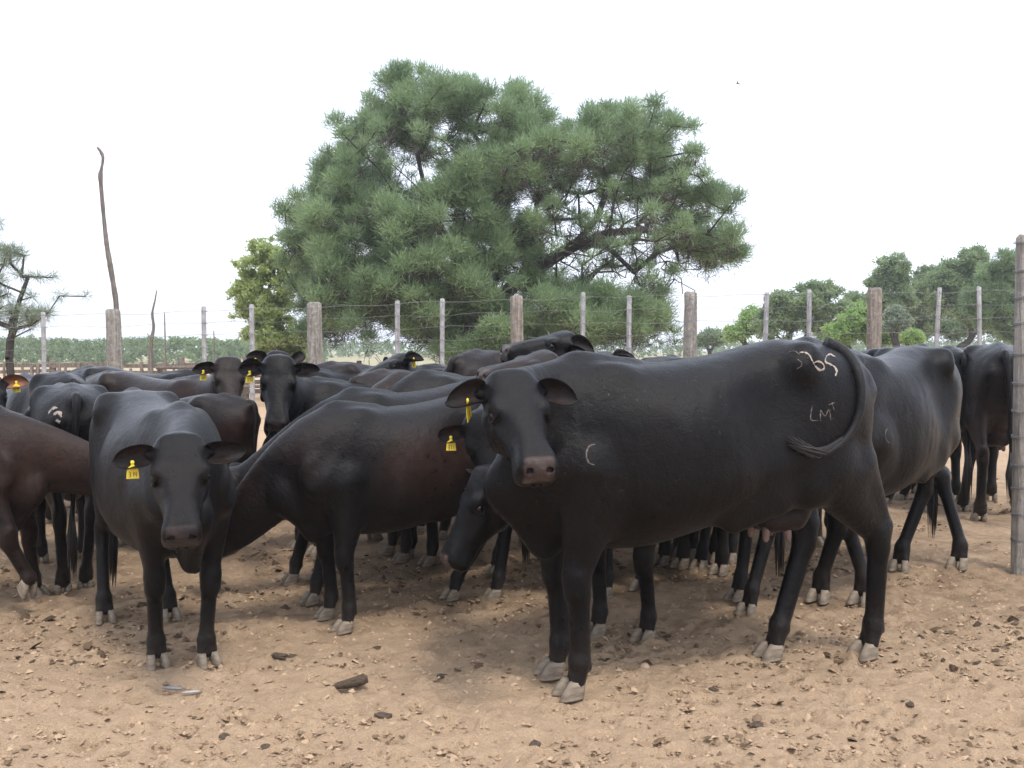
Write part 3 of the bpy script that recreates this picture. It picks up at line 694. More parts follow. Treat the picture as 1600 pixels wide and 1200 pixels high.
# loose clods, flakes of dry mud and dung: nobody could count them
def chips(name, n, ybounds, size, m, flat=.35, seed=1, mi=2.6, bias=1.0, label=None, even=False):
    rg = np.random.default_rng(seed); y = ybounds[0] + (ybounds[1] - ybounds[0]) * rg.random(n) ** bias; x = (rg.random(n) * 2 - 1) * (.62 * y + .5)
    den = fbm(x * 1.3, y * 1.3, 0, 41, 3); keep = (den > .40 + .16 * rg.random(n) - .08) | even; x, y = x[keep], y[keep]; n = len(x)
    s_ = size * np.exp(rg.normal(0, .55, n)); s_ = np.minimum(s_, size * 3)
    base = np.array([[1, 0, 0], [.45, .8, 0], [-.5, .75, 0], [-1, 0, 0], [-.4, -.8, 0], [.5, -.75, 0], [.1, .1, 1], [.5, .1, .6], [-.45, -.1, .8]], float)
    tri = np.array([[0, 1, 7], [1, 6, 7], [1, 2, 6], [2, 8, 6], [2, 3, 8], [3, 4, 8], [4, 6, 8], [4, 5, 6], [5, 7, 6], [5, 0, 7]])
    an = rg.random(n) * 6.28; jit = 1 + rg.normal(0, .22, (n, 9, 3)); P = base[None] * jit
    P[:, :, 0] *= (1.0 + .6 * rg.random(n))[:, None]; P[:, :, 2] *= (flat * (.5 + rg.random(n)))[:, None]
    P *= s_[:, None, None]; ti = rg.normal(0, .30, n); P[:, :, 2] += P[:, :, 0] * np.sin(ti)[:, None] + (np.abs(np.sin(ti)) * s_ * .6)[:, None]
    c, s1 = np.cos(an)[:, None], np.sin(an)[:, None]; X = P[:, :, 0] * c - P[:, :, 1] * s1 + x[:, None]; Y = P[:, :, 0] * s1 + P[:, :, 1] * c + y[:, None]
    Z = P[:, :, 2] + ground_h(x, y)[:, None] - .002; V = np.stack([X, Y, Z], -1).reshape(-1, 3); T = (tri[None] + (np.arange(n) * 9)[:, None, None]).reshape(-1, 3)
    o = obj_np(name, V, T, 3, m, smooth=False, attrs={'tint': np.repeat(rg.random(n), 9)}); return tag(o, label, kind='stuff')
def chip_mat(name, a_, b_):
    m, t, p = mat(name); at_ = N(t, 'ShaderNodeAttribute', attribute_name='tint'); t.links.new(ramp(t, at_.outputs['Fac'], [(0, a_), (1, b_)]).outputs[0], p.inputs['Base Color'])
    tc = N(t, 'ShaderNodeTexCoord'); t.links.new(bump(t, noise(t, tc.outputs['Object'], 120, 4, .7).outputs[0], .5, .004), p.inputs['Normal'])
    p.inputs['Roughness'].default_value = .95; p.inputs['Specular IOR Level'].default_value = .1; return m
chips('soil_crumbs', 20000, (2.9, 6.5), .0050, chip_mat('dry_soil_crumb', (.24, .165, .105), (.43, .31, .205)), .5, 3, bias=1.1, label='pale dry crumbs of soil strewn over the pen floor')
chips('sand_flakes', 16000, (2.9, 6.8), .0046, chip_mat('flat_sand_flake', (.27, .185, .118), (.43, .31, .205)), .6, 7, bias=1.1, even=True, label='flat flakes of trampled sandy crust over the pen floor')
chips('mud_flakes', 26000, (2.9, 9.0), .0062, chip_mat('dark_mud_flake', (.13, .088, .056), (.32, .22, .14)), .35, 4, label='curled flakes of dry mud and dung on the pen floor')
chips('dung_clods', 9000, (4.2, 11), .010, chip_mat('dry_dung_clod', (.055, .038, .025), (.15, .10, .065)), .5, 5, label='dark dung clods trodden into the floor under the herd')

# ------------------------------------------------------------------ CATTLE (feet from ground points seen in the photograph)
def mid(a, b): return (a + b) / 2
CAMV = Vector((0, 0, H))
def facing(px, py, Y, extra=(0, 0, 0)): return tuple((CAMV - at(px, py, Y)).normalized() + Vector(extra))
HD = lambda poll, muz, look, **k: dict(poll=at(*poll), muz=at(*muz), look=look, **k)
G4 = lambda **k: {a: gp(*b) for a, b in k.items()}

# the big cow across the foreground, head turned to the camera
ft = G4(fl=(892, 1086), fr=(862, 1054), rr=(1203, 1026), rl=(1350, 1024))
A = cow('cow', 'largest black cow, side-on in front of the herd, branded hip, head turned towards us', mid(gp(882, 1082), gp(862, 1054)), mid(gp(1203, 1022), gp(1352, 1028)) + Vector((-.03, 0, 0)), 1.0,
    'black', HD((801, 594, 3.66), (850, 738, 3.33), (.0, -.10, 1.0), k=.905, dewlap=1.0, nk=.90, p1=.26), feet=ft, res=.014, fine=.0056, tag_ear='r', num='3',
    ears=dict(r=((.12, 1.0, -.04), (.45, .05, 1.0)), l=((.42, 1.0, .10), (.55, -.45, 1.0)), turn=1.0, tilt=-.42), wrinkle=.0012, udder=True,
    notail=True, belly=-.055, drop=.06, ln=.93, hw=1.12, fleck=1.0, nosec=(.052, .040, .037))
# heifer facing the camera on the left
ft = G4(fr=(247, 1040), fl=(326, 1038), rr=(165, 970), rl=(266, 966))
cow('heifer', 'black heifer facing us squarely on the left, yellow tag in its ear, head lowered', mid(gp(247, 1040), gp(326, 1038)), mid(gp(165, 970), gp(266, 966)), .825,
    'grey', HD((281, 692, 3.78), (284, 822, 3.56), facing(285, 750, 3.7, (0, 0, .35)), k=1.04, dewlap=1.3), feet=ft, res=.014, fine=.0056, tag_ear='r', num='314', wrinkle=.0, hw=1.02,
    ears=dict(r=((.08, 1.0, -.10), (.6, -.1, 1.0)), l=((.02, 1.0, .02), (.75, .05, 1.0))), category='heifer')
# brown-black heifer with its neck stretched down behind the facing one
ft = G4(fl=(537, 985), fr=(509, 964), rl=(705, 934), rr=(770, 934))
cow('heifer', 'dark brown-flanked heifer at the centre, neck stretched down behind the one facing us', mid(gp(537, 985), gp(509, 964)), mid(gp(735, 936), gp(790, 936)), .805,
    'dark', HD((335, 800, 4.80), (270, 900, 5.0), (-.4, -.3, 1), k=.95, dewlap=.8, nk=.9), feet=ft, res=.016, fine=.016, wrinkle=.0010, eyes=False, category='heifer')
ft = G4(fl=(457, 945), fr=(416, 890))
cow('heifer', 'grey-black heifer whose long back shows just above the brown-flanked one', at(560, 900, 5.62) * Vector((1, 1, 0)), mid(gp(735, 890), gp(770, 890)), .835,
    'grey', HD((350, 745, 5.3), (290, 830, 5.45), (-.4, -.3, 1), k=.95, nk=.9), feet=ft, res=.019, wrinkle=.0015, eyes=False, category='heifer')
# young one with lowered head peering out behind the big cow's brisket
ft = G4(fl=(1006, 1000), fr=(930, 990), rl=(1167, 958), rr=(1150, 935))
cow('heifer', 'black heifer peering out low behind the big branded cow, its head in profile', mid(gp(1006, 1000), gp(930, 990)), mid(gp(1167, 958), gp(1150, 935)), .84,
    'black', HD((748, 742, 4.34), (690, 872, 4.26), (-.9, -.25, .5), k=1.04, dewlap=.4, nk=.85), feet=ft, res=.016, fine=.0065, category='heifer',
    ears=dict(l=((-.55, .55, -.35), (0, 1, .3)), r=((-.2, 1, -.1), (.4, 0, 1))), nosec=(.085, .062, .052))
# big one behind its rump
ft = G4(fl=(1279, 938), fr=(1345, 942), rl=(1405, 890), rr=(1496, 886))
M_ = cow('cow', 'black cow with raised hips standing just behind the big branded cow\'s rump', mid(gp(1279, 938), gp(1345, 942)), mid(gp(1405, 890), gp(1496, 886)) + Vector((-.06, 0, 0)), .985,
    'black', HD((1150, 660, 4.95), (1075, 760, 4.9), (-.8, -.2, .6), k=.9), feet=ft, res=.015, eyes=False, fat=.90, ln=.92)
# brown heifer striding in at the left edge
cow('heifer', 'brown heifer striding in at the left edge, one foreleg lifted', Vector((-2.60, 5.14, 0)), Vector((-3.62, 5.40, 0)), .785,
    'rust', HD((190, 724, 5.22), (245, 840, 5.3), (.5, -.1, 1), k=.95, dewlap=.6, nk=.92), feet=dict(fr=at(95, 940, 5.0) * Vector((1, 1, 0)), fl=at(60, 890, 5.45) * Vector((1, 1, 0))), res=.017, lift={'fr': .10}, eyes=False, category='heifer')

CROWD = [
 # label, front px, rear px, size, coat, head, extras
 ('white-scarred black cow at the left seen from behind, its rump between two others', (95, 868), (118, 922), .83, 'grey', None, dict(feet=G4(rl=(98, 925), rr=(134, 918)))),
 ('black-faced heifer in the second row looking at us over the backs, tag on its left', (480, 860), (640, 840), .855, 'black', HD((436, 566, 5.9), (432, 676, 5.7), facing(436, 600, 5.9, (0, 0, .35)), k=1.0),
   dict(tag_ear='r', num='311', ears=dict(r=((.10, 1, -.10), (.5, 0, 1)), l=((.02, 1, .02), (.6, 0, 1))), fine=.0095)),
 ('brown-faced heifer in the second row looking over at us, standing behind the left heifer', (318, 815), (150, 800), .84, 'rust', HD((357, 566, 6.9), (366, 662, 6.65), facing(357, 600, 6.9, (.12, 0, .3)), k=1.0),
   dict(tag_ear='r', num='305', ears=dict(r=((.05, 1, -.05), (.5, 0, 1)), l=((-.3, 1, -.05), (.4, 0, 1))), fine=.0105)),
 ('brown heifer turned away behind the left one, tail hanging over its rounded rump', (230, 860), (352, 868), .76, 'brown', dict(poll=(.95, .25, .85), muz=(1.15, .35, .50), look=(.8, 0, .5), local=True), dict(eyes=False)),
 ('black heifer resting its raised chin on a neighbour\'s back, uppermost head of the group', (925, 852), (1040, 822), .93, 'black', HD((882, 524, 6.15), (782, 542, 6.0), (-.15, -.15, 1), k=.97),
   dict(tag_ear='r', num='3', ears=dict(r=((-.5, .9, .25), (-.2, .35, .6)), l=((-.75, .5, -.3), (-.1, .8, .6)), turn=.6), fine=.0095, nosec=(.060, .05, .046))),
 ('brown-browed heifer with its chin laid across a back, behind the big cow\'s poll', (905, 905), (1060, 875), .90, 'brown', HD((852, 556, 5.25), (758, 577, 5.1), (-.15, -.25, 1), k=.94),
   dict(ears=dict(l=((-.8, .5, -.3), (-.1, .8, .6)), r=((-.8, .4, -.3), (0, 0, 1))), fine=.0085, nosec=(.075, .058, .05))),
 ('black heifer showing only a tagged ear above the big cow\'s withers', (1010, 815), (1130, 800), .93, 'black', HD((940, 556, 6.9), (900, 566, 6.4), (-.2, -.1, 1), k=.9),
   dict(tag_ear='l', num='3', ears=dict(l=((-.45, 1, .1), (.2, .6, .8))))),
 ('heifer with two-tagged ear and lifted muzzle looking left in the back row', (660, 790), (760, 785), .89, 'black', HD((622, 558, 7.7), (568, 583, 7.45), (-.35, -.2, 1), k=1.0),
   dict(tag_ear='l', num='30', ears=dict(l=((-.35, 1, .05), (.3, .3, 1))), fine=.012)),
 ('grey-brown heifer whose rounded rump rises left of the two raised heads', (840, 800), (745, 820), .965, 'brown', dict(poll=(.98, .3, 1.1), muz=(1.2, .5, .8), look=(.8, 0, .5), local=True), dict(eyes=False)),
 ('brown heifer lying level behind the black-faced one, only its back visible', (640, 780), (520, 790), .89, 'brown', dict(poll=(1.0, 0, .95), muz=(1.2, .1, .62), look=(.8, 0, .5), local=True), dict(eyes=False)),
 ('pale brown-backed heifer in the middle of the herd, its back lit from above', (700, 830), (600, 845), .865, 'rust', dict(poll=(.98, -.2, .95), muz=(1.15, -.3, .6), look=(.8, 0, .5), local=True), dict(eyes=False)),
 ('red-backed heifer behind the centre pair, its spine sloping up to the right', (620, 870), (760, 860), .88, 'rust', dict(poll=(.95, .2, .9), muz=(1.1, .3, .5), look=(.8, 0, .5), local=True), dict(eyes=False)),
 ('heifer with one ear pricked up behind the black-faced one', (470, 800), (560, 790), .88, 'black', HD((436, 556, 7.3), (420, 620, 7.0), facing(436, 600, 7.2, (0, 0, .5)), k=.95),
   dict(tag_ear='r', num='3', ears=dict(r=((0, 1, .05), (.5, 0, 1)), l=((-.8, .6, .15), (.6, 0, .6))))),
 ('dark heifer with a long level back behind the brown-faced one', (300, 790), (170, 785), .86, 'dark', dict(poll=(.95, 0, .95), muz=(1.15, 0, .6), look=(.8, 0, .5), local=True), dict(eyes=False)),
 ('small dark heifer whose rump peeks up beside the white-scarred one', (60, 800), (102, 815), .84, 'grey', None, {}),
 ('rust-eared heifer cut off by the left edge, its ear tag showing', (-60, 850), (-190, 840), .82, 'black', HD((-22, 592, 5.9), (-8, 690, 5.6), facing(0, 600, 5.9, (.1, 0, .3)), k=1.0),
   dict(tag_ear='l', num='314', ears=dict(l=((-.05, 1, .16), (.5, 0, 1))), ear_me='pink')),
 ('brown-black cow at the right edge seen from behind with a full udder', (1515, 775), (1556, 812), 1.0, 'dark', None, dict(feet=G4(rl=(1530, 812), rr=(1592, 800)), udder=True, res=.019)),
 ('black cow standing in the gap left of the brown-black one at the right edge', (1400, 770), (1478, 800), .985, 'black', dict(poll=(.95, .2, .9), muz=(1.1, .3, .5), look=(.8, 0, .5), local=True), {}),
 ('black heifer beyond the two right-hand cows, only its back showing between them', (1330, 775), (1400, 785), .98, 'black', dict(poll=(1.0, .2, 1.25), muz=(1.3, .3, 1.0), look=(.6, 0, .7), local=True), {}),
 ('heifer holding its black ear up above the branded cow\'s tail head', (1290, 845), (1180, 830), .92, 'black', HD((1302, 582, 5.9), (1300, 680, 5.7), (0, -.8, .5), k=.85),
   dict(ears=dict(r=((-.1, 1, .15), (.4, 0, 1)), l=((-.75, 1, .1), (.4, 0, 1))))),
 ('heifer hidden behind the branded cow, forelegs showing under its belly', (1095, 890), (1250, 850), .90, 'black', dict(poll=(.95, .2, .9), muz=(1.1, .3, .5), look=(.8, 0, .5), local=True), dict(eyes=False)),
 ('heifer whose forelegs show beneath the branded cow near its elbow', (970, 915), (1110, 872), .88, 'grey', dict(poll=(.95, -.1, .8), muz=(1.1, -.1, .45), look=(.8, 0, .5), local=True), dict(eyes=False)),
 ('heifer whose tagged ear sticks out beside the branded cow\'s own tagged ear', (915, 925), (1040, 890), .84, 'black', HD((752, 656, 4.62), (772, 770, 4.50), (-.15, -.9, .3), k=.95),
   dict(tag_ear='r', num='371', ears=dict(r=((.05, 1, .0), (.4, 0, 1)), l=((.05, 1, 0), (.4, 0, 1))), res=.019)),
 ('heifer whose legs show in the gap right of the brown-flanked one', (655, 875), (800, 858), .89, 'dark', dict(poll=(.95, -.1, .8), muz=(1.1, -.1, .45), look=(.8, 0, .5), local=True), dict(eyes=False)),
]
HERD = []
n_c = 0
for lab, f_, r_, sz, ct, hd, ex in CROWD:
    ex = dict(ex)
    if ex.get('ear_me') == 'pink': ex['ear_me'] = EAR_PINK
    ex.setdefault('res', .023)
    if hd is None: hd = dict(poll=(.98, .1, 1.10), muz=(1.22, .15, .78), look=(.8, 0, .5), local=True)
    f3, r3 = gp(*f_), gp(*r_); d = f3 - r3; L_ = 1.14 * sz
    if not ex.get('feet'):
        if d.length < L_ * .999 or d.length > L_ * 1.001:     # keep the near end, set the wheelbase
            if f_[1] >= r_[1]: r3 = f3 - d.normalized() * L_
            else: f3 = r3 + d.normalized() * L_
    else: f3 = r3 + d.normalized() * L_
    HERD.append(cow('heifer' if sz < .96 else 'cow', lab, f3, r3, sz, ct, hd, category='heifer' if sz < .96 else 'cow', **ex))
    n_c += 1
print('cattle', n_c, time.time() - T0)

# ------------------------------------------------------------------ brands, scars and the big cow's tail, laid on the hides
def hide_bvh(c):
    root, body, V, Q = c[:4]; Mw = Matrix.Translation(root.location) @ Matrix.Rotation(root.rotation_euler.z, 4, 'Z') @ Matrix.Diagonal((*root.scale, 1))
    A_ = np.array(Mw); Wv = V @ A_[:3, :3].T + A_[:3, 3]; return BVHTree.FromPolygons(Wv.tolist(), Q.tolist()), Mw.inverted(), root
def cast(bv, px, py):
    h, n, _, _ = bv.ray_cast(Vector((0, 0, H)), ray(px, py).normalized()); return h, n
def mark(c, name, strokes, wpx, m, lift=.0016, seed=0):
    bv, Mi, root = c; b = MB(); rg = random.Random(seed)
    for st in strokes:
        P = []; st = np.array(st, float); n = max(8, int(sum(np.hypot(*(st[1:] - st[:-1]).T)) / 1.5)); cm = catmull(np.c_[np.arange(len(st)), st], n)[1:].T
        for i, (x, y) in enumerate(cm):
            h, nn = cast(bv, x + rg.uniform(-.25, .25), y + rg.uniform(-.25, .25))
            if h is not None: P.append((h, nn, i / (n - 1)))
        if len(P) < 4: continue
        V_ = []; k = 5
        for i, (h, nn, u) in enumerate(P):
            a = P[max(0, i - 1)][0]; z = P[min(len(P) - 1, i + 1)][0]; sd = (z - a).cross(nn).normalized()
            w = wpx / F * h.y * .5 * (.15 + 1.2 * float(vnoise(i * .45, seed * 3.1))) * (1 if .06 < u < .94 else .6)
            for j in range(k):
                f = -1 + 2 * j / (k - 1); V_.append(Mi @ (h + sd * w * f + nn * (lift + .0012 * (1 - f * f))))
        b.add(V_, [(i * k + j, i * k + j + 1, (i + 1) * k + j + 1, (i + 1) * k + j) for i in range(len(P) - 1) for j in range(k - 1)])
    if b.V: return b.build(name, m, root)
hA = hide_bvh(A); hM = hide_bvh(M_)
mark(hA, 'brand_mark', [[(1290, 557), (1297, 554), (1305, 558)], [(1291, 557), (1289, 565), (1296, 569), (1303, 573), (1307, 580), (1305, 588)]], 4.6, M['brand'], seed=1)
mark(hA, 'brand_mark', [[(1249, 551), (1258, 551), (1265, 556), (1269, 564), (1274, 573), (1281, 578), (1287, 576), (1285, 568), (1277, 565), (1270, 568)]], 3.4, M['brand'], seed=2)
mark(hA, 'brand_mark', [[(1233, 550), (1242, 549), (1250, 555)], [(1246, 562), (1252, 566), (1252, 572), (1245, 576)]], 2.0, M['brandf'], seed=3)
mark(hA, 'brand_mark', [[(1269, 634), (1267, 645), (1267, 656), (1278, 657)], [(1282, 658), (1282, 642), (1289, 650), (1295, 640), (1298, 657)], [(1294, 633), (1304, 629)], [(1300, 632), (1303, 641)]], 1.9, M['brandf'], seed=4)
mark(hA, 'brand_mark', [[(930, 694), (920, 698), (916, 711), (920, 723), (929, 727)]], 2.6, M['brandf'], seed=5)
mark(hM, 'brand_mark', [[(1389, 668), (1384, 673), (1383, 682), (1386, 690), (1390, 692)]], 1.4, M['brandf'], seed=6)
mark(hide_bvh(HERD[0]), 'scar', [[(76, 646), (82, 639), (90, 637)], [(84, 648), (92, 644), (96, 652)], [(88, 656), (94, 660)]], 8, M['brand'], seed=9)
def surface_tail(hide, pix, radii, off, name='tail'):
    bv, Mi, root = hide; P = []; last = None
    for x, y in pix:
        h, n = cast(bv, x, y)
        if h is None: h = at(x, y, last.y if last else 4.35)
        elif last is not None and abs(h.y - last.y) > .25: h = at(x, y, last.y)
        last = h; d = (CAMV - h).normalized(); P.append(Mi @ (h + d * off))
    n = len(P); cm = catmull(np.c_[np.arange(n), np.array([list(p) for p in P])], 40)[1:].T
    for _ in range(4): cm[1:-1] = (cm[:-2] + 2 * cm[1:-1] + cm[2:]) / 4
    rr = np.interp(np.linspace(0, 1, 40), np.linspace(0, 1, len(radii)), radii); V_, Q_ = tube_np(cm, rr, 14)
    t_ = obj_np(name, V_, Q_, 4, M['coat'], root, attrs={'coat': np.tile(np.array([.010, .010, .011]), (len(V_), 1)), 'wet': np.zeros(len(V_))})
    return t_, cm
tl_, cm_ = surface_tail(hA, [(1290, 538), (1318, 550), (1336, 572), (1345, 602), (1345, 632), (1338, 658), (1325, 682), (1306, 700), (1286, 710), (1268, 709), (1256, 702)], [.034, .028, .023, .019, .016, .013, .009], .014)
sb = MB()
for i in range(70):
    k0 = random.randint(24, 36); p0 = cm_[k0] + np.array([random.uniform(-.012, .012) for _ in range(3)]); e1 = cm_[39]
    k1 = min(39, k0 + 8); tipp = e1 + (cm_[39] - cm_[36]) * random.uniform(.3, 2.2) + np.array([random.uniform(-.02, .02), random.uniform(-.004, .012), random.uniform(-.025, .03)])
    sb.tube([p0, (cm_[k1] + p0 * .2 + e1 * .3) / 1.5 if False else cm_[k1] + (p0 - cm_[k0]) * 1.4, tipp], [.004, .005, .001], 4)
sb.build('tail_switch', M['hair'], tl_)

# ------------------------------------------------------------------ FENCES
def log(p0, p1, r0, r1, seed, n=12, k=14, rough=.10, lean=0.0):
    """a hewn post: uneven round section, slightly domed sawn top"""
    p0, p1 = np.array(p0, float), np.array(p1, float); ts = np.r_[np.linspace(0, 1, k)]; V_ = []
    for t in ts:
        c = p0 + (p1 - p0) * t + np.array([vnoise(t * 3, seed, 0, 7) - .5, vnoise(t * 3, seed, 3, 8) - .5, 0]) * r0 * .35
        for j in range(n):
            a = 2 * math.pi * j / n; r = (r0 + (r1 - r0) * t) * (1 + rough * (2 * float(vnoise(math.cos(a) * 1.6 + 5, math.sin(a) * 1.6 + 5, t * 4 + seed, 5)) - 1) + rough * .6 * (2 * float(vnoise(math.cos(a) * 4 + 9, math.sin(a) * 4 + 9, t * 13 + seed, 6)) - 1))
            V_.append(c + np.array([math.cos(a) * r, math.sin(a) * r, 0]))
    Q_ = [(i * n + j, i * n + (j + 1) % n, (i + 1) * n + (j + 1) % n, (i + 1) * n + j) for i in range(k - 1) for j in range(n)]
    top = p1 + np.array([0, 0, r1 * .22]); V2 = [V_[(k - 1) * n + j] * .0 + p1 + (V_[(k - 1) * n + j] - p1) * .72 + np.array([0, 0, r1 * .16 + .012 * vnoise(j * 1.3, seed)]) for j in range(n)]
    V_ = V_ + V2 + [top]; e = (k - 1) * n; f = k * n
    Q_ += [(e + j, e + (j + 1) % n, f + (j + 1) % n, f + j) for j in range(n)] + [(f + j, f + (j + 1) % n, f + n) for j in range(n)]
    return V_, Q_
FD = lambda px: 13.9 - (px - 177) * .00125     # the wire fence stands 12 to 14 m away
fence = empty('wire_fence', (0, 13.0, 0), 'long wire fence on hewn posts and thin grey staves behind the herd', 'fence')
fo = Vector((0, 13.0, 0))
posts = [(-150, 486, 24, 'post'), (177, 483, 24, 'post'), (492, 472, 24, 'post'), (808, 462, 21, 'post_r'), (1078, 456, 22, 'post'), (1369, 450, 23, 'post_r'), (1700, 446, 23, 'post')]
staves = [(67, 489, 0), (-50, 490, 0), (318, 480, 0), (393, 477, .0), (621, 471, .0), (691, 468, 0), (911, 458, 0), (983, 463, 0), (1199, 458, -.01), (1265, 454, .0), (1468, 451, -.01), (1529, 449, .01), (1640, 448, 0)]
tops = sorted([(p[0], p[1]) for p in posts] + [(p[0], p[1]) for p in staves])
for k_, (px, py, w, m_) in enumerate(posts):
    D = FD(px); p = at(px, py, D) - fo; r = w / 2 / F * D
    MB().add(*log((p.x + random.uniform(-.03, .03), p.y, -.05), (p.x, p.y, p.z - r * .2), r * 1.10, r * .92, k_ * 3.7 + 1)).build('post', M[m_], fence)
for k_, (px, py, ln) in enumerate(staves):
    D = FD(px) - .03; p = at(px, py, D) - fo; r = 3.9 / F * D
    b = MB().add(*log((p.x + ln * 8, p.y, -.02), (p.x, p.y, p.z), r, r * .95, k_ * 2.1 + 50, 6, 10, .08)); b.build('stave', M['stave'], fence)
xs_ = [t_[0] for t_ in tops]
for wi in range(11):
    P = []
    for px in np.linspace(-170, 1720, 64):
        D = FD(px) - .075; y0 = np.interp(px, [-200, 177, 492, 808, 1078, 1369, 1720], [497, 491, 480, 468, 462, 458, 453])
        p = at(px, y0, D) - fo; z = p.z - wi * .165 + .012 * math.sin(px * .05 + wi * 2.1) + .008 * math.sin(px * .021 * (1 + wi * .2))
        if z > .05: P.append((p.x, p.y, z))
    if len(P) > 8: obj_np('wire', *tube_np(P, .0022 if wi else .0030, 5), 4, M['wire'], fence)
# barbs and twists that tie the wires to each stave
for k_, (px, py, ln) in enumerate(staves):
    b = MB(); D = FD(px) - .075; p0 = at(px, py, D) - fo
    y0 = np.interp(px, [-200, 177, 492, 808, 1078, 1369, 1720], [497, 491, 480, 468, 462, 458, 453]); z0 = (at(px, y0, D) - fo).z
    for wi in range(11):
        z = z0 - wi * .165
        if z > .1:
            R_ = .043; b.tube([(p0.x + R_ * math.cos(a), p0.y + .045 + R_ * math.sin(a), z + .006 * math.sin(a * 2)) for a in np.linspace(0, 6.28, 10)], .0024, 4)
    b.build('tie_wire', M['wire'], fence)

# near post at the right edge with its wires
D = 6.05; pT, pB = at(1599, 372, D), gp(1599, 893)
gpst = empty('corner_post', (pB.x, pB.y, 0), 'tall pale round post at the right edge, wound with many wires', 'post')
r = 17.5 / F * D
MB().add(*log((.0, 0, -.1), (-.015, 0, pT.z), r * 1.04, r * .97, 91, 20, 40, .05)).build('post', M['post_r' if False else 'post_pale'] if 'post_pale' in M else M['post'], gpst)
for k_, y in enumerate([381, 424, 466, 508, 557, 602, 644, 682, 726, 763, 805, 845]):
    z = at(1599, y, D).z; b = MB(); rr_ = r * 1.06
    for q in range(2):
        b.tube([((rr_ + .001) * math.cos(a) - .015 * z / 2, rr_ * math.sin(a), z + q * .009 + .008 * math.sin(a + k_)) for a in np.linspace(0, 6.28, 22)], .0028, 5)
    b.tube([(0, -rr_, z + .004), (.3, -.06, z), (1.6, .05, z - .01), (3.2, .1, z)], .0028, 5)
    b.build('wire', M['wire'], gpst)

# board corral on the far left
cor = empty('board_corral', (-8, 27, 0), 'old board corral of dark rails and uneven pickets far behind on the left', 'fence'); co = Vector((-8, 27, 0))
rg = random.Random(5)
xc = -16.0
while xc < -6.4:
    hgt = rg.uniform(.86, 1.06) - .25 + .02; th = rg.uniform(.03, .065)
    MB().add(*log((xc + 8, rg.uniform(-.05, .05), -.05), (xc + 8 + rg.uniform(-.04, .04), 0, hgt + .18), th, th * .9, xc, 6, 5, .1)).build('picket', M['board'], cor); xc += rg.uniform(.17, .34)
for k_, x in enumerate(np.arange(-16, -6, 1.75)):
    MB().add(*log((x + 8, .1, -.05), (x + 8, .1, rg.uniform(1.0, 1.2)), .10, .09, k_ + 70, 8, 6, .1)).build('post', M['board'], cor)
for z in (.22, .48, .72, .92):
    for x in np.arange(-16, -6.2, 1.75):
        c = ((x + 8) + .87, .02 + rg.uniform(-.01, .01), z + rg.uniform(-.03, .03)); a = rg.uniform(-.03, .03)
        MB().box(c, (1.78, .03, rg.uniform(.09, .13)), Matrix.Rotation(a, 3, 'Y')).build('rail', M['board'], cor, smooth=False)
rf = empty('rail_fence', (-1, 24, 0), 'low dark rail fence glimpsed behind the herd under the big tree', 'fence')
for k_, x in enumerate(np.arange(-8.5, 5.5, 1.6)):
    MB().add(*log((x + 1, 0, -.05), (x + 1, 0, rg.uniform(.88, 1.12)), .07, .06, k_ + 30, 8, 6, .12)).build('post', M['board'], rf)
for z in (.45, .68, .90):
    for x in np.arange(-8.5, 5.0, 1.6):
        a = rg.uniform(-.03, .03); MB().add(*tube_np([(x + .95, -.09, z), (x + 1.9, -.10 + rg.uniform(-.02, .02), z + rg.uniform(-.04, .04)), (x + 2.7, -.08, z + a)], [.04, .045, .035], 7)).build('rail', M['board'], rf)

# bare poles
def pole(name, label, D, pts, rad, m, cat='pole', base=None):
    P = [at(x, y, D) for x, y in pts]; b0 = base or gp(pts[-1][0], 545 + F * H / D); P[-1] = Vector((P[-1].x, D, -.05)) if P[-1].z < .35 else P[-1]
    if P[-1].z > 0: P.append(Vector((P[-1].x, D, -.05))); rad = list(rad) + [rad[-1]]
    o = Vector((P[-1].x, D, 0)); n = len(P); A_ = catmull(np.c_[np.arange(n), np.array([list(p - o) for p in P])], n * 5)[1:].T
    rr = np.interp(np.linspace(0, 1, n * 5), np.linspace(0, 1, len(rad)), rad); rr = rr * (1 + .12 * (np.array([float(vnoise(i * .9, len(pts))) for i in range(n * 5)]) - .5) * 2)
    ob = obj_np(name, *tube_np(A_, rr, 9), 4, m); ob.location = o; return tag(ob, label, cat)
pole('crooked_pole', 'tall crooked bare pole rising behind the thick post on the left', 14.4, [(152, 230), (158, 238), (161, 247), (159, 262), (157, 275), (159, 303), (163, 347), (167, 383), (172, 413), (178, 449), (182, 482), (184, 560), (185, 690)],
     [.014, .026, .022, .020, .033, .027, .028, .034, .039, .035, .038, .042, .05], M['barkp'])
pole('dead_sapling', 'thin wavy dead stem standing beyond the corral, left of centre', 25, [(245, 453), (242, 470), (238, 490), (240, 512), (236, 535), (235, 563)], [.012, .022, .030, .034, .05, .06], M['barkp'])
pole('thin_pole', 'slender straight pole just right of the wavy dead stem', 25, [(257, 488), (258, 530), (259, 563)], [.014, .018, .02], M['barkp'])
pole('thin_pole', 'faint slender pole between the two left-hand grey staves', 27, [(334, 517), (335, 545), (335, 570)], [.014, .018, .02], M['barkp'])

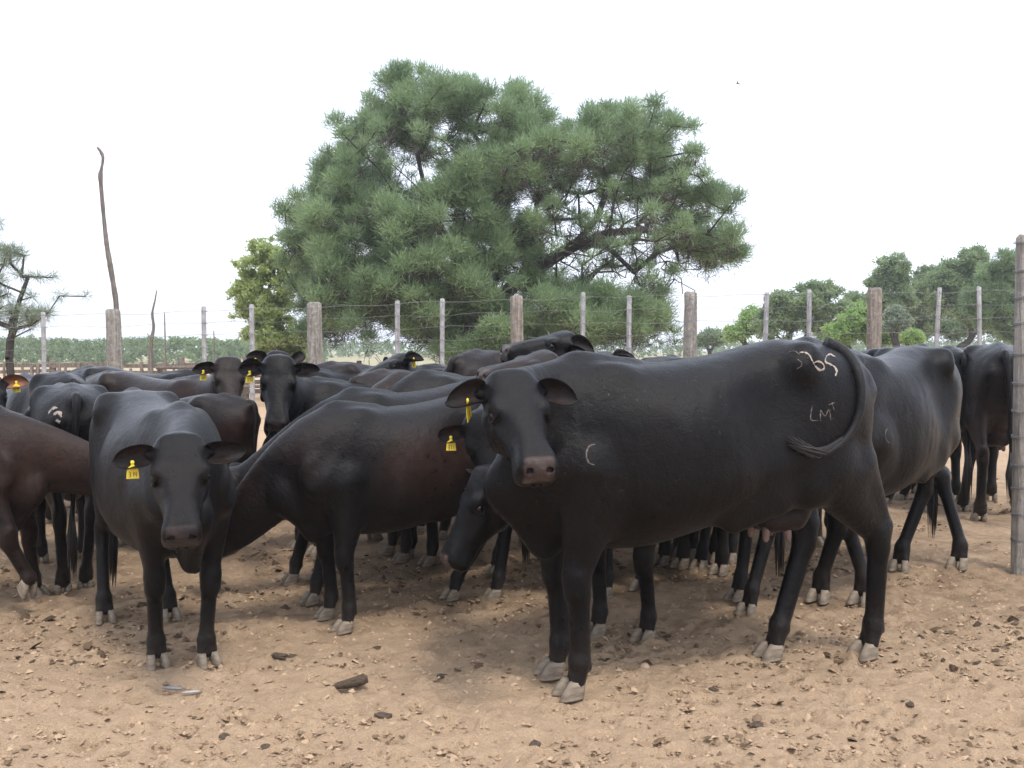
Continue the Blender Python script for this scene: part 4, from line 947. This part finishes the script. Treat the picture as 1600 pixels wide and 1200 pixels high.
# ------------------------------------------------------------------ TREES
class Skel:
    def __init__(s): s.P = []; s.par = []; s.len = []
    def path(s, pts, par=-1):
        for p in pts:
            s.P.append(np.array(p, float)); s.par.append(par); s.len.append(0 if par < 0 else s.len[par] + np.linalg.norm(s.P[-1] - s.P[par])); par = len(s.P) - 1
        return par
    def attach(s, c, step, jit, rg, w=.18):
        A_ = np.array(s.P); d = np.linalg.norm(A_ - c, axis=1) + w * np.array(s.len) + 2.0 * np.maximum(0, A_[:, 2] - c[2] - .5) * .3; i = int(np.argmin(d)); a = s.P[i]; L_ = np.linalg.norm(c - a); n = max(1, int(L_ / step))
        sag = rg.normal(0, jit * L_ * .5, 3); pts = []
        for q in range(1, n + 1):
            t = q / n; pts.append(a + (c - a) * t + sag * math.sin(math.pi * t) + rg.normal(0, jit * step, 3) * (q < n))
        return s.path(pts, i)
    def mesh(s, name, m, parent, origin, r0, rmin=.008, n=6, expo=.5):
        k = len(s.P); ch = np.zeros(k)
        hasch = np.zeros(k, bool)
        for p in s.par:
            if p >= 0: hasch[p] = True
        ch[~hasch] = 1
        for i in range(k - 1, -1, -1):
            if s.par[i] >= 0: ch[s.par[i]] += ch[i]
        rad = np.maximum(rmin, r0 * (ch / ch.max()) ** expo); idx = [i for i in range(k) if s.par[i] >= 0]
        A_ = np.array([s.P[s.par[i]] for i in idx]) - origin; B_ = np.array([s.P[i] for i in idx]) - origin
        rb = rad[idx]; ra = np.minimum(rad[[s.par[i] for i in idx]], rb * 1.35)
        T = B_ - A_; T /= np.linalg.norm(T, axis=1)[:, None] + 1e-9; ref = np.where(np.abs(T[:, 2:]) > .9, [[1, 0, 0]], [[0, 0, 1]]); U = np.cross(T, ref); U /= np.linalg.norm(U, axis=1)[:, None] + 1e-9; W_ = np.cross(T, U)
        a = np.linspace(0, 2 * np.pi, n, endpoint=False); ring = np.cos(a)[None, :, None] * U[:, None] + np.sin(a)[None, :, None] * W_[:, None]
        V_ = np.concatenate([(A_ - T * ra[:, None] * .3)[:, None] + ring * ra[:, None, None], (B_ + T * rb[:, None] * .3)[:, None] + ring * rb[:, None, None]], 1).reshape(-1, 3)
        j = np.arange(n); base_ = (np.arange(len(idx)) * 2 * n)[:, None]; Q_ = np.stack([base_ + j, base_ + (j + 1) % n, base_ + n + (j + 1) % n, base_ + n + j], -1).reshape(-1, 4)
        return obj_np(name, V_, Q_, 4, m, parent)
def foliage(name, C, Rd, n, L_, Wd, m, parent, origin, rg, mode='needle', up=.35, flat=.8, tintb=0.0, shell=.5, nmul=None):
    C = np.asarray(C) - origin; Rd = np.asarray(Rd); k = len(C); pr = Rd ** 2 * (nmul if nmul is not None else 1); pr = pr / pr.sum(); ci = rg.choice(k, n, p=pr)
    d = rg.normal(0, 1, (n, 3)); d[:, 2] = d[:, 2] * .9 + .25; d /= np.linalg.norm(d, axis=1)[:, None]
    rad = Rd[ci] * (shell + (1 - shell) * rg.random(n)) * rg.random(n) ** .25; p = C[ci] + d * rad[:, None] * np.array([1, 1, flat])
    # sub-clumps: pull leaves towards twig directions so that the outline stays ragged
    tw = rg.normal(0, 1, (k, 14, 3)); tw[:, :, 2] += .3; tw /= np.linalg.norm(tw, axis=2)[:, :, None]; pick = tw[ci, rg.integers(0, 14, n)]
    p = p * .42 + (C[ci] + (pick * .75 + d * .50) * rad[:, None] * np.array([1, 1, flat])) * .58
    if mode == 'needle':
        nd = pick * .40 + d * .35 + np.array([0, 0, up]) + rg.normal(0, .42, (n, 3)); nd /= np.linalg.norm(nd, axis=1)[:, None]
        sd = np.cross(nd, rg.normal(0, 1, (n, 3))); sd /= np.linalg.norm(sd, axis=1)[:, None] + 1e-9; ll = L_ * (.55 + .8 * rg.random(n)); w = Wd * (.7 + .6 * rg.random(n))
        V_ = np.stack([p - sd * w[:, None] / 2, p + sd * w[:, None] / 2, p + nd * ll[:, None]], 1).reshape(-1, 3); Fc = np.arange(3 * n).reshape(-1, 3); per = 3
    else:
        nd = rg.normal(0, 1, (n, 3)) + np.array([0, 0, -.1]); nd /= np.linalg.norm(nd, axis=1)[:, None]; sd = np.cross(nd, rg.normal(0, 1, (n, 3))); sd /= np.linalg.norm(sd, axis=1)[:, None] + 1e-9
        ll = L_ * (.6 + .8 * rg.random(n)); w = Wd * (.6 + .7 * rg.random(n))
        V_ = np.stack([p, p + nd * (ll * .5)[:, None] + sd * (w * .5)[:, None], p + nd * ll[:, None], p + nd * (ll * .5)[:, None] - sd * (w * .5)[:, None]], 1).reshape(-1, 3); Fc = np.arange(4 * n).reshape(-1, 4); per = 4
    ct = rg.random(k) * .45; ti = np.clip(ct[ci] + .55 * rg.random(n) + tintb, 0, 1)
    return obj_np(name, V_, Fc, per, m, parent, smooth=False, attrs={'tint': np.repeat(ti, per)})
def inpoly(P, x, y):
    c = False; n = len(P); j = n - 1
    for i in range(n):
        if (P[i][1] > y) != (P[j][1] > y) and x < (P[j][0] - P[i][0]) * (y - P[i][1]) / (P[j][1] - P[i][1]) + P[i][0]: c = not c
        j = i
    return c
def edge_d(P, x, y):
    A_ = np.array(P, float); B_ = np.roll(A_, -1, 0); p = np.array([x, y]); t = np.clip(((p - A_) * (B_ - A_)).sum(1) / ((B_ - A_)**2).sum(1), 0, 1)
    return float(np.min(np.linalg.norm(A_ + (B_ - A_) * t[:, None] - p, axis=1)))

LEAF = dict(mesq=leaf_material('feathery_grey_green_leaf', (.12, .185, .10), (.34, .46, .235), .55), broad=leaf_material('pale_green_leaf', (.30, .38, .15), (.54, .62, .28), .7),
            dark=leaf_material('dull_green_leaf', (.16, .225, .12), (.32, .42, .21), .55), lime=leaf_material('light_green_leaf', (.22, .35, .11), (.40, .55, .21), .6),
            greyg=leaf_material('grey_green_leaf', (.19, .235, .17), (.34, .40, .29), .5), scrub=leaf_material('scrub_leaf', (.14, .195, .11), (.28, .36, .18), .5))
# the great spreading tree
rg = np.random.default_rng(12); D0 = 27.0
CR = [(425, 350), (452, 318), (470, 290), (492, 262), (488, 225), (520, 200), (545, 185), (560, 155), (596, 122), (650, 106), (700, 112), (742, 108), (768, 140), (800, 130), (858, 142), (880, 172), (925, 152), (985, 158), (1048, 172), (1086, 215), (1100, 268), (1130, 272), (1158, 300), (1150, 345), (1168, 390), (1152, 440), (1110, 452),
      (1075, 430), (1060, 470), (1085, 520), (1075, 545), (940, 560), (900, 545), (840, 560), (760, 575), (690, 560), (640, 545), (600, 530), (560, 520), (520, 555), (470, 560), (440, 520), (455, 470), (430, 420), (440, 390)]
HOLES = [([(835, 300), (930, 270), (1060, 320), (1090, 400), (1060, 455), (960, 470), (850, 440), (860, 380)], .48), ([(590, 240), (720, 225), (730, 330), (610, 330)], .6), ([(1030, 455), (1090, 455), (1100, 560), (1030, 560)], .8), ([(880, 150), (905, 150), (905, 190), (880, 190)], .1)]
C_, R_, nm = [], [], []
while len(C_) < 1060:
    x, y = rg.uniform(420, 1170), rg.uniform(100, 580)
    if not inpoly(CR, x, y): continue
    e = edge_d(CR, x, y)
    if e < 24: continue
    q = next((w_ for P_, w_ in HOLES if inpoly(P_, x, y)), 1)
    if rg.random() > q: continue
    if x > 700 and 400 < y < 470 and rg.random() < .3: continue
    hh = 4.6 * min(1, (e / 120)) ** .6 + .2; D = D0 + rg.uniform(-1, 1) * hh
    rpx = min(e * .85, rg.uniform(17, 35)) if q == 1 else rg.uniform(13, 24)
    p = at(x, y, D0); p = Vector((p.x, D, p.z)); C_.append(list(p)); R_.append(rpx / F * D0); nm.append(1 if q == 1 else .55)
for bx_, by_, br_, bn_ in ((700, 430, 55, 16), (770, 500, 45, 14), (650, 485, 45, 12), (860, 490, 50, 14), (930, 505, 40, 10), (1000, 500, 40, 9), (560, 495, 45, 12), (600, 425, 50, 12), (520, 430, 50, 12), (800, 545, 45, 10), (720, 540, 45, 8)):
    for _ in range(bn_):                                  # drooping outer boughs on the near side
        a_, q_ = rg.uniform(0, 6.28), rg.random() ** .5; p = at(bx_ + math.cos(a_) * br_ * q_, by_ + math.sin(a_) * br_ * .8 * q_, D0 - rg.uniform(2.8, 4.8)); C_.append(list(p)); R_.append(rg.uniform(20, 32) / F * D0); nm.append(1)
C_ = np.array(C_); R_ = np.array(R_); nm = np.array(nm)
big = empty('spreading_tree', (at(748, 600, D0).x, D0, 0), 'huge spreading grey-green feathery tree towering over the middle of the fence', 'tree'); og = np.array(big.location)
sk = Skel(); w3 = lambda x, y, dy=0: list(at(x, y, D0) + Vector((0, dy, 0)))
b0 = sk.path([og + [0, 0, -.1], w3(746, 580), w3(750, 545), w3(758, 500)])
l1 = sk.path([w3(785, 462, .3), w3(820, 428, .2), w3(858, 410, -.3), w3(895, 388, -.5), w3(930, 345, -.4), w3(948, 300, 0), w3(945, 262, .3)], b0)
sk.path([w3(945, 372, -1.2), w3(995, 368, -1.3), w3(1040, 380, -1.0), w3(1080, 372, -.6)], l1 - 3)
l2 = sk.path([w3(740, 440, -.8), w3(705, 385, -1.2), w3(672, 320, -.8), w3(655, 250, -.5)], b0)
sk.path([w3(775, 430, .8), w3(788, 350, 1.2), w3(775, 270, 1), w3(740, 200, .8)], b0)
sk.path([w3(690, 470, 1), w3(620, 440, 1.4), w3(550, 400, 1)], b0)
sk.path([w3(835, 330, 1.5), w3(850, 250, 1.5)], l1 - 5)
order = np.argsort(np.linalg.norm(C_ - np.array(w3(780, 440)), axis=1))
for i in order: sk.attach(C_[i], .55, .16, rg)
for _ in range(260):                                     # bare twisted twigs in the open right half
    x, y = rg.uniform(820, 1090), rg.uniform(270, 470); p = at(x, y, D0); sk.attach(np.array([p.x, D0 + rg.uniform(-2.5, 2.5), p.z]), .3, .30, rg, .05)
sk.mesh('trunk', M['bark'], big, og, .36, .013, 6, .52)
foliage('crown', C_, R_, 640000, .175, .0185, LEAF['mesq'], big, og, rg, nmul=nm, shell=.42)
ci_ = rg.random(len(C_)) < .7; foliage('twigs', C_[ci_] * np.array([1, 1, 1]) + np.array([0, .35, -.30]), R_[ci_] * 1.1, 42000, .42, .016, M['twig'], big, og, rg, up=.1, shell=.1)
print('big tree', time.time() - T0)

def tree(name, label, D, blobs, nclus, rcl, nleaf, L_, Wd, leaf, base, mode='leaf', th=.75, trunk_r=.16, bark='bark', seed=0, group=None, stems=None, cat='tree', flat=.85, up=.3):
    rg = np.random.default_rng(seed); C_, R_ = [], []; ar = np.array([b_[2] * b_[3] for b_ in blobs], float); ar /= ar.sum()
    while len(C_) < nclus:
        b_ = blobs[rg.choice(len(blobs), p=ar)]; v = rg.normal(0, 1, 3); v /= np.linalg.norm(v); v *= rg.random() ** .45; r_ = rcl * rg.uniform(.6, 1.25)
        sx = max(.1, 1 - r_ / b_[2] * .8); sy = max(.1, 1 - r_ / b_[3] * .8); p = at(b_[0] + v[0] * b_[2] * sx, b_[1] + v[2] * b_[3] * sy, D); p.y += v[1] * (b_[2] * sx / F * D) * th + (b_[4] if len(b_) > 4 else 0)
        if p.z < .25: continue
        C_.append(list(p)); R_.append(r_ / F * D)
    C_ = np.array(C_); R_ = np.array(R_); bx = at(base, 560, D).x
    root = empty(name, (bx, D, 0), label, cat, group); og = np.array(root.location); sk = Skel(); zt = C_[:, 2].min() * .6 + .1
    b0 = sk.path([og + [0, 0, -.1], og + [0, 0, max(.15, zt * .5)]] + ([at(x, y, D)[:] for x, y in stems] if stems else [og + [rg.normal(0, .1), 0, max(.3, zt)]]))
    for i in np.argsort(np.linalg.norm(C_ - og, axis=1)): sk.attach(C_[i], max(.3, R_[i] * .8), .14, rg)
    sk.mesh('trunk', M[bark], root, og, trunk_r, .010, 5, .5)
    foliage('crown', C_, R_, nleaf, L_, Wd, LEAF[leaf], root, og, rg, mode=mode, flat=flat, up=up); return root
tree('leafy_tree', 'light green airy leafy tree left of the huge spreading tree', 30, [(418, 402, 42, 44), (392, 430, 38, 46), (384, 470, 40, 44), (415, 480, 60, 60), (425, 520, 66, 40), (445, 440, 40, 60)], 230, 14, 21000, .105, .07, 'broad', 430, th=.8, seed=3, bark='barkp', trunk_r=.10)
tree('bushy_tree', 'yellow-green bushy growth under the left end of the huge tree', 31, [(455, 535, 48, 36), (425, 545, 30, 28)], 60, 18, 16000, .13, .09, 'broad', 455, seed=4, trunk_r=.07)
tree('feathery_tree', 'feathery grey-green tree cut off by the left edge of the picture', 19, [(-20, 430, 70, 60), (25, 480, 60, 42), (-40, 380, 60, 40), (92, 462, 54, 9), (70, 492, 44, 9), (55, 432, 42, 12), (20, 395, 42, 12), (40, 510, 34, 22), (-5, 350, 25, 12)], 100, 13, 8500, .22, .010, 'greyg', 18, mode='needle',
     th=.8, seed=5, trunk_r=.075, stems=[(14, 560), (16, 530), (30, 470), (44, 432)], up=-.05)
RT = [('round_tree', 'grey-green round-crowned tree left of the reddish post on the right', 46, [(1250, 482, 62, 48), (1212, 505, 45, 40), (1300, 485, 60, 46), (1280, 455, 40, 26)], 230, 14, 42000, 0.144, 0.072, 'dark', 1258),
      ('lime_bush', 'bright light-green rounded tree beside the reddish post on the right', 40, [(1345, 502, 50, 34), (1375, 522, 44, 26), (1315, 522, 34, 25)], 130, 13, 30000, 0.122, 0.072, 'lime', 1345),
      ('tall_tree', 'tall round-topped tree rising behind the reddish post', 52, [(1396, 424, 40, 36), (1392, 470, 46, 40), (1370, 440, 26, 22), (1340, 480, 44, 34)], 190, 13, 30000, 0.144, 0.079, 'dark', 1398),
      ('pale_bush', 'pale grey-green bush directly right of the reddish post', 38, [(1400, 503, 26, 30)], 40, 13, 14000, .13, .06, 'greyg', 1400),
      ('dense_tree', 'dense dark tree whose top pokes up between the staves at the far right', 48, [(1505, 430, 50, 48), (1520, 402, 30, 26), (1475, 460, 52, 50), (1540, 480, 54, 50)], 260, 14, 46000, 0.144, 0.072, 'dark', 1500),
      ('feathery_tree', 'feathery green tree behind the tall wire-wound post at the right edge', 43, [(1575, 432, 56, 50), (1545, 475, 46, 52), (1605, 500, 54, 54)], 220, 15, 60000, .24, .03, 'mesq', 1572),
      ('green_tree', 'lighter green tree at the left end of the right-hand grove', 50, [(1178, 505, 34, 34), (1150, 522, 28, 20)], 60, 16, 17000, 0.137, 0.079, 'lime', 1178),
      ('round_bush', 'small round bright green bush low between the right-hand staves', 36, [(1427, 528, 22, 16)], 26, 10, 9000, 0.086, 0.050, 'lime', 1427),
      ('mid_tree', 'mid-green tree filling the grove between the tall tree and the dense one', 56, [(1445, 468, 54, 46), (1458, 432, 36, 26), (1425, 505, 50, 38)], 220, 13, 32000, 0.151, 0.079, 'scrub', 1445),
      ('low_tree', 'low broad tree on the skyline right of the huge spreading tree', 70, [(1112, 528, 36, 20), (1090, 535, 28, 14)], 50, 14, 12000, 0.158, 0.086, 'scrub', 1112),
      ('low_thicket', 'low continuous thicket of mid-green bushes along the foot of the right-hand grove', 64, [(1310, 522, 60, 26), (1400, 518, 60, 30), (1490, 512, 60, 36), (1575, 508, 55, 40)], 170, 17, 42000, .15, .085, 'scrub', 1440),
      ('edge_tree', 'dark green tree running out of the picture at the far right edge', 58, [(1640, 460, 60, 60), (1600, 520, 50, 36)], 90, 22, 22000, 0.158, 0.086, 'dark', 1640)]
for k_, (nm_, lb, D, bl, nc, rc, nl, L_, Wd, lf_, bs) in enumerate(RT):
    tree(nm_, lb, D, bl, nc, rc, nl, L_, Wd, lf_, bs, mode='needle' if Wd < .05 else 'leaf', seed=20 + k_, group='trees in the right-hand grove' if bs > 1130 else None, trunk_r=.15)
print('trees', time.time() - T0)
# far scrub on the skyline: one mass
def scrub(name, label, D0_, D1_, x0, x1, zt, n, nl, leaf, L_, seed):
    rg = np.random.default_rng(seed); x = rg.uniform(x0, x1, n); D = rg.uniform(D0_, D1_, n); zz = zt * (.55 + .6 * fbm(x * .10, D * .05, 0, seed, 3)) * rg.random(n) ** .7
    C_ = np.c_[x * D / D0_, D, zz]; R_ = rg.uniform(.45, .9, n) * zt * .22
    o = foliage(name, C_, R_, nl, L_, L_ * .6, LEAF[leaf], None, np.zeros(3), rg, mode='leaf'); return tag(o, label, kind='stuff')
scrub('skyline_scrub', 'belt of low green scrub along the left skyline', 85, 110, -62, -16, 2.6, 2400, 70000, 'scrub', .26, 1)
scrub('skyline_scrub', 'low green scrub on the far skyline behind the trees', 150, 190, -45, 130, 3.2, 2600, 50000, 'scrub', .42, 2)

# ------------------------------------------------------------------ SMALL THINGS ON THE GROUND AND IN THE SKY
def lump(name, label, cat, px, py, dims, m, seed, rz=0, amp=.25, group=None):
    p = gp(px, py); V_, Q_ = sphere_np((0, 0, 0), (1, 1, 1), 18, 12); V_ = np.array(V_); nn = fbm(V_[:, 0] * 1.7 + 9, V_[:, 1] * 1.7 + 9, V_[:, 2] * 1.7 + seed, seed, 4); V_ = V_ * (1 + (nn - .47)[:, None] * 2 * amp)
    V_ = V_ * np.array(dims) / 2; V_[:, 2] = np.maximum(V_[:, 2], -dims[2] * .3); o = MB().add(V_, Q_).build(name, m)
    o.location = (p.x, p.y, float(ground_h(np.array([p.x]), np.array([p.y]))[0]) + dims[2] * .27); o.rotation_euler = (0, 0, rz); return tag(o, label, cat, group)
M['stone'] = simple('pale_brown_stone', (.28, .19, .13), (.40, .30, .22), 30, .9, .4, .004)
M['dung'] = simple('dry_dung', (.045, .032, .022), (.13, .09, .06), 60, .95, .7, .008)
M['dead'] = simple('rotten_wood', (.05, .035, .024), (.17, .125, .085), 8, .9, .7, .008, .3, (4, 30, 30))
M['plastic'] = simple('scuffed_grey_plastic', (.14, .14, .145), (.24, .24, .25), 40, .45, .2, .002)
M['plasticw'] = simple('scuffed_pale_plastic', (.26, .25, .24), (.42, .41, .40), 40, .4, .2, .002)
lump('stone', 'small rounded pale brown stone between the big cow\'s feet', 'stone', 1007, 1043, (.045, .04, .038), M['stone'], 3, amp=.12)
for k_, (px, py, sz) in enumerate([(437, 1024, .055), (412, 1163, .035), (352, 1148, .04), (735, 886, .05), (690, 1052, .035), (1115, 1075, .035), (455, 1022, .035), (120, 1035, .04), (1420, 1100, .04), (600, 1120, .045), (1180, 1130, .04), (835, 1160, .035)]):
    lbs = ['darkest dung clod on the bare ground right of the facing heifer', 'dung clod low at the bottom of the picture, left of its middle', 'flat dung clod near the bottom, below the facing heifer\'s hooves', 'dung clod in the shade under the brown-flanked heifer', 'dung clod left of the big cow\'s forehooves',
           'dung clod below the big cow\'s belly on open ground', 'smaller dung clod touching the darkest one', 'dung clod on open ground at the left, level with the facing heifer\'s hooves', 'dung clod on open ground below the big cow\'s hind hooves', 'dung clod right of the rotten wood piece', 'dung clod near the bottom, right of the big cow\'s forehooves', 'dung clod just under the big cow\'s front hoof']
    lump('dung_clod', lbs[k_], 'dung', px, py, (sz * 1.4, sz, sz * .38), M['dung'], k_ + 11, rz=k_, amp=.9, group='dung clods lying on the open ground')
p = gp(547, 1075); b = MB(); b.add(*tube_np([(-.078, 0, -.006), (-.05, .004, .006), (-.01, 0, .014), (.04, -.004, .026), (.07, .0, .030)], [.006, .014, .019, .022, .014], 9))
b.tube([(.03, .01, .03), (.055, .018, .044)], [.012, .005], 6); o = b.build('wood_piece', M['dead']); o.location = (p.x, p.y, .004); o.rotation_euler = (0, 0, .12); tag(o, 'short rotten piece of wood lying on the ground below the centre', 'wood')
p = gp(270, 1080); o = MB().add(*tube_np([(-.026, 0, 0), (-.012, 0, .001), (.012, .002, .002), (.026, .002, .001)], [.009, .014, .014, .011], 10)).build('plastic_scrap', M['plastic']); o.scale = (1.5, .7, .5); o.location = (p.x, p.y, .012); o.rotation_euler = (0, 0, -.2); tag(o, 'small blue-grey plastic scrap below the facing heifer\'s hooves', 'litter')
p = gp(298, 1085); o = MB().add(*tube_np([(-.022, 0, 0), (-.010, .002, .001), (.010, 0, .002), (.024, -.002, .001)], [.006, .011, .010, .005], 10)).build('plastic_scrap', M['plasticw']); o.scale = (1.5, .6, .5); o.location = (p.x, p.y, .009); o.rotation_euler = (0, 0, .3); tag(o, 'small whitish plastic scrap just right of the blue-grey one', 'litter')
# bird
pb = at(1153, 131, 55); bird = MB(); bird.add(*tube_np([(-.11, 0, 0), (-.04, 0, .01), (.05, 0, .01), (.10, 0, .015), (.13, 0, .01)], [.008, .03, .03, .018, .004], 8))
for sg in (-1, 1): bird.add([(.05, sg * .02, .02), (-.03, sg * .02, .02), (-.02, sg * .12, .07), (.055, sg * .11, .07), (-.05, sg * .24, .05), (.0, sg * .23, .055), (.05, sg * .02, .012), (-.03, sg * .02, .012), (-.02, sg * .12, .062), (.055, sg * .11, .062), (-.05, sg * .24, .045), (.0, sg * .23, .047)],
                            [(0, 1, 2, 3), (3, 2, 4, 5), (6, 9, 8, 7), (9, 11, 10, 8), (0, 3, 9, 6), (3, 5, 11, 9), (1, 7, 8, 2), (2, 8, 10, 4), (4, 10, 11, 5)])
bird.add([(-.09, -.012, .005), (-.09, .012, .005), (-.17, .035, 0), (-.17, -.035, 0), (-.09, -.012, -.004), (-.09, .012, -.004), (-.17, .035, -.006), (-.17, -.035, -.006)], [(0, 1, 2, 3), (4, 7, 6, 5), (0, 4, 5, 1), (2, 6, 7, 3), (1, 5, 6, 2), (0, 3, 7, 4)])
o = bird.build('bird', simple('dark_feather', (.03, .03, .035), (.07, .07, .08), 20)); o.location = pb; o.rotation_euler = (.15, -.1, 2.7); tag(o, 'tiny dark bird flying high in the white sky at the upper right', 'bird')
# ------------------------------------------------------------------ HAZE: thin dusty air over the whole place
hz = MB().box((0, 310, 9), (1400, 760, 20.4)).build('haze', None, smooth=False)
hm = bpy.data.materials.new('dusty_air'); hm.use_nodes = True; ht = hm.node_tree; ht.nodes.remove(ht.nodes['Principled BSDF'])
pv = ht.nodes.new('ShaderNodeVolumePrincipled'); pv.inputs['Color'].default_value = (.93, .96, 1.0, 1); pv.inputs['Density'].default_value = .0012; pv.inputs['Anisotropy'].default_value = 0.2
ht.links.new(pv.outputs[0], ht.nodes['Material Output'].inputs['Volume']); hz.data.materials.clear(); hz.data.materials.append(hm); hz['kind'] = 'stuff'; hz['label'] = 'thin dusty air that softens the trees in the distance'
print('done', time.time() - T0)
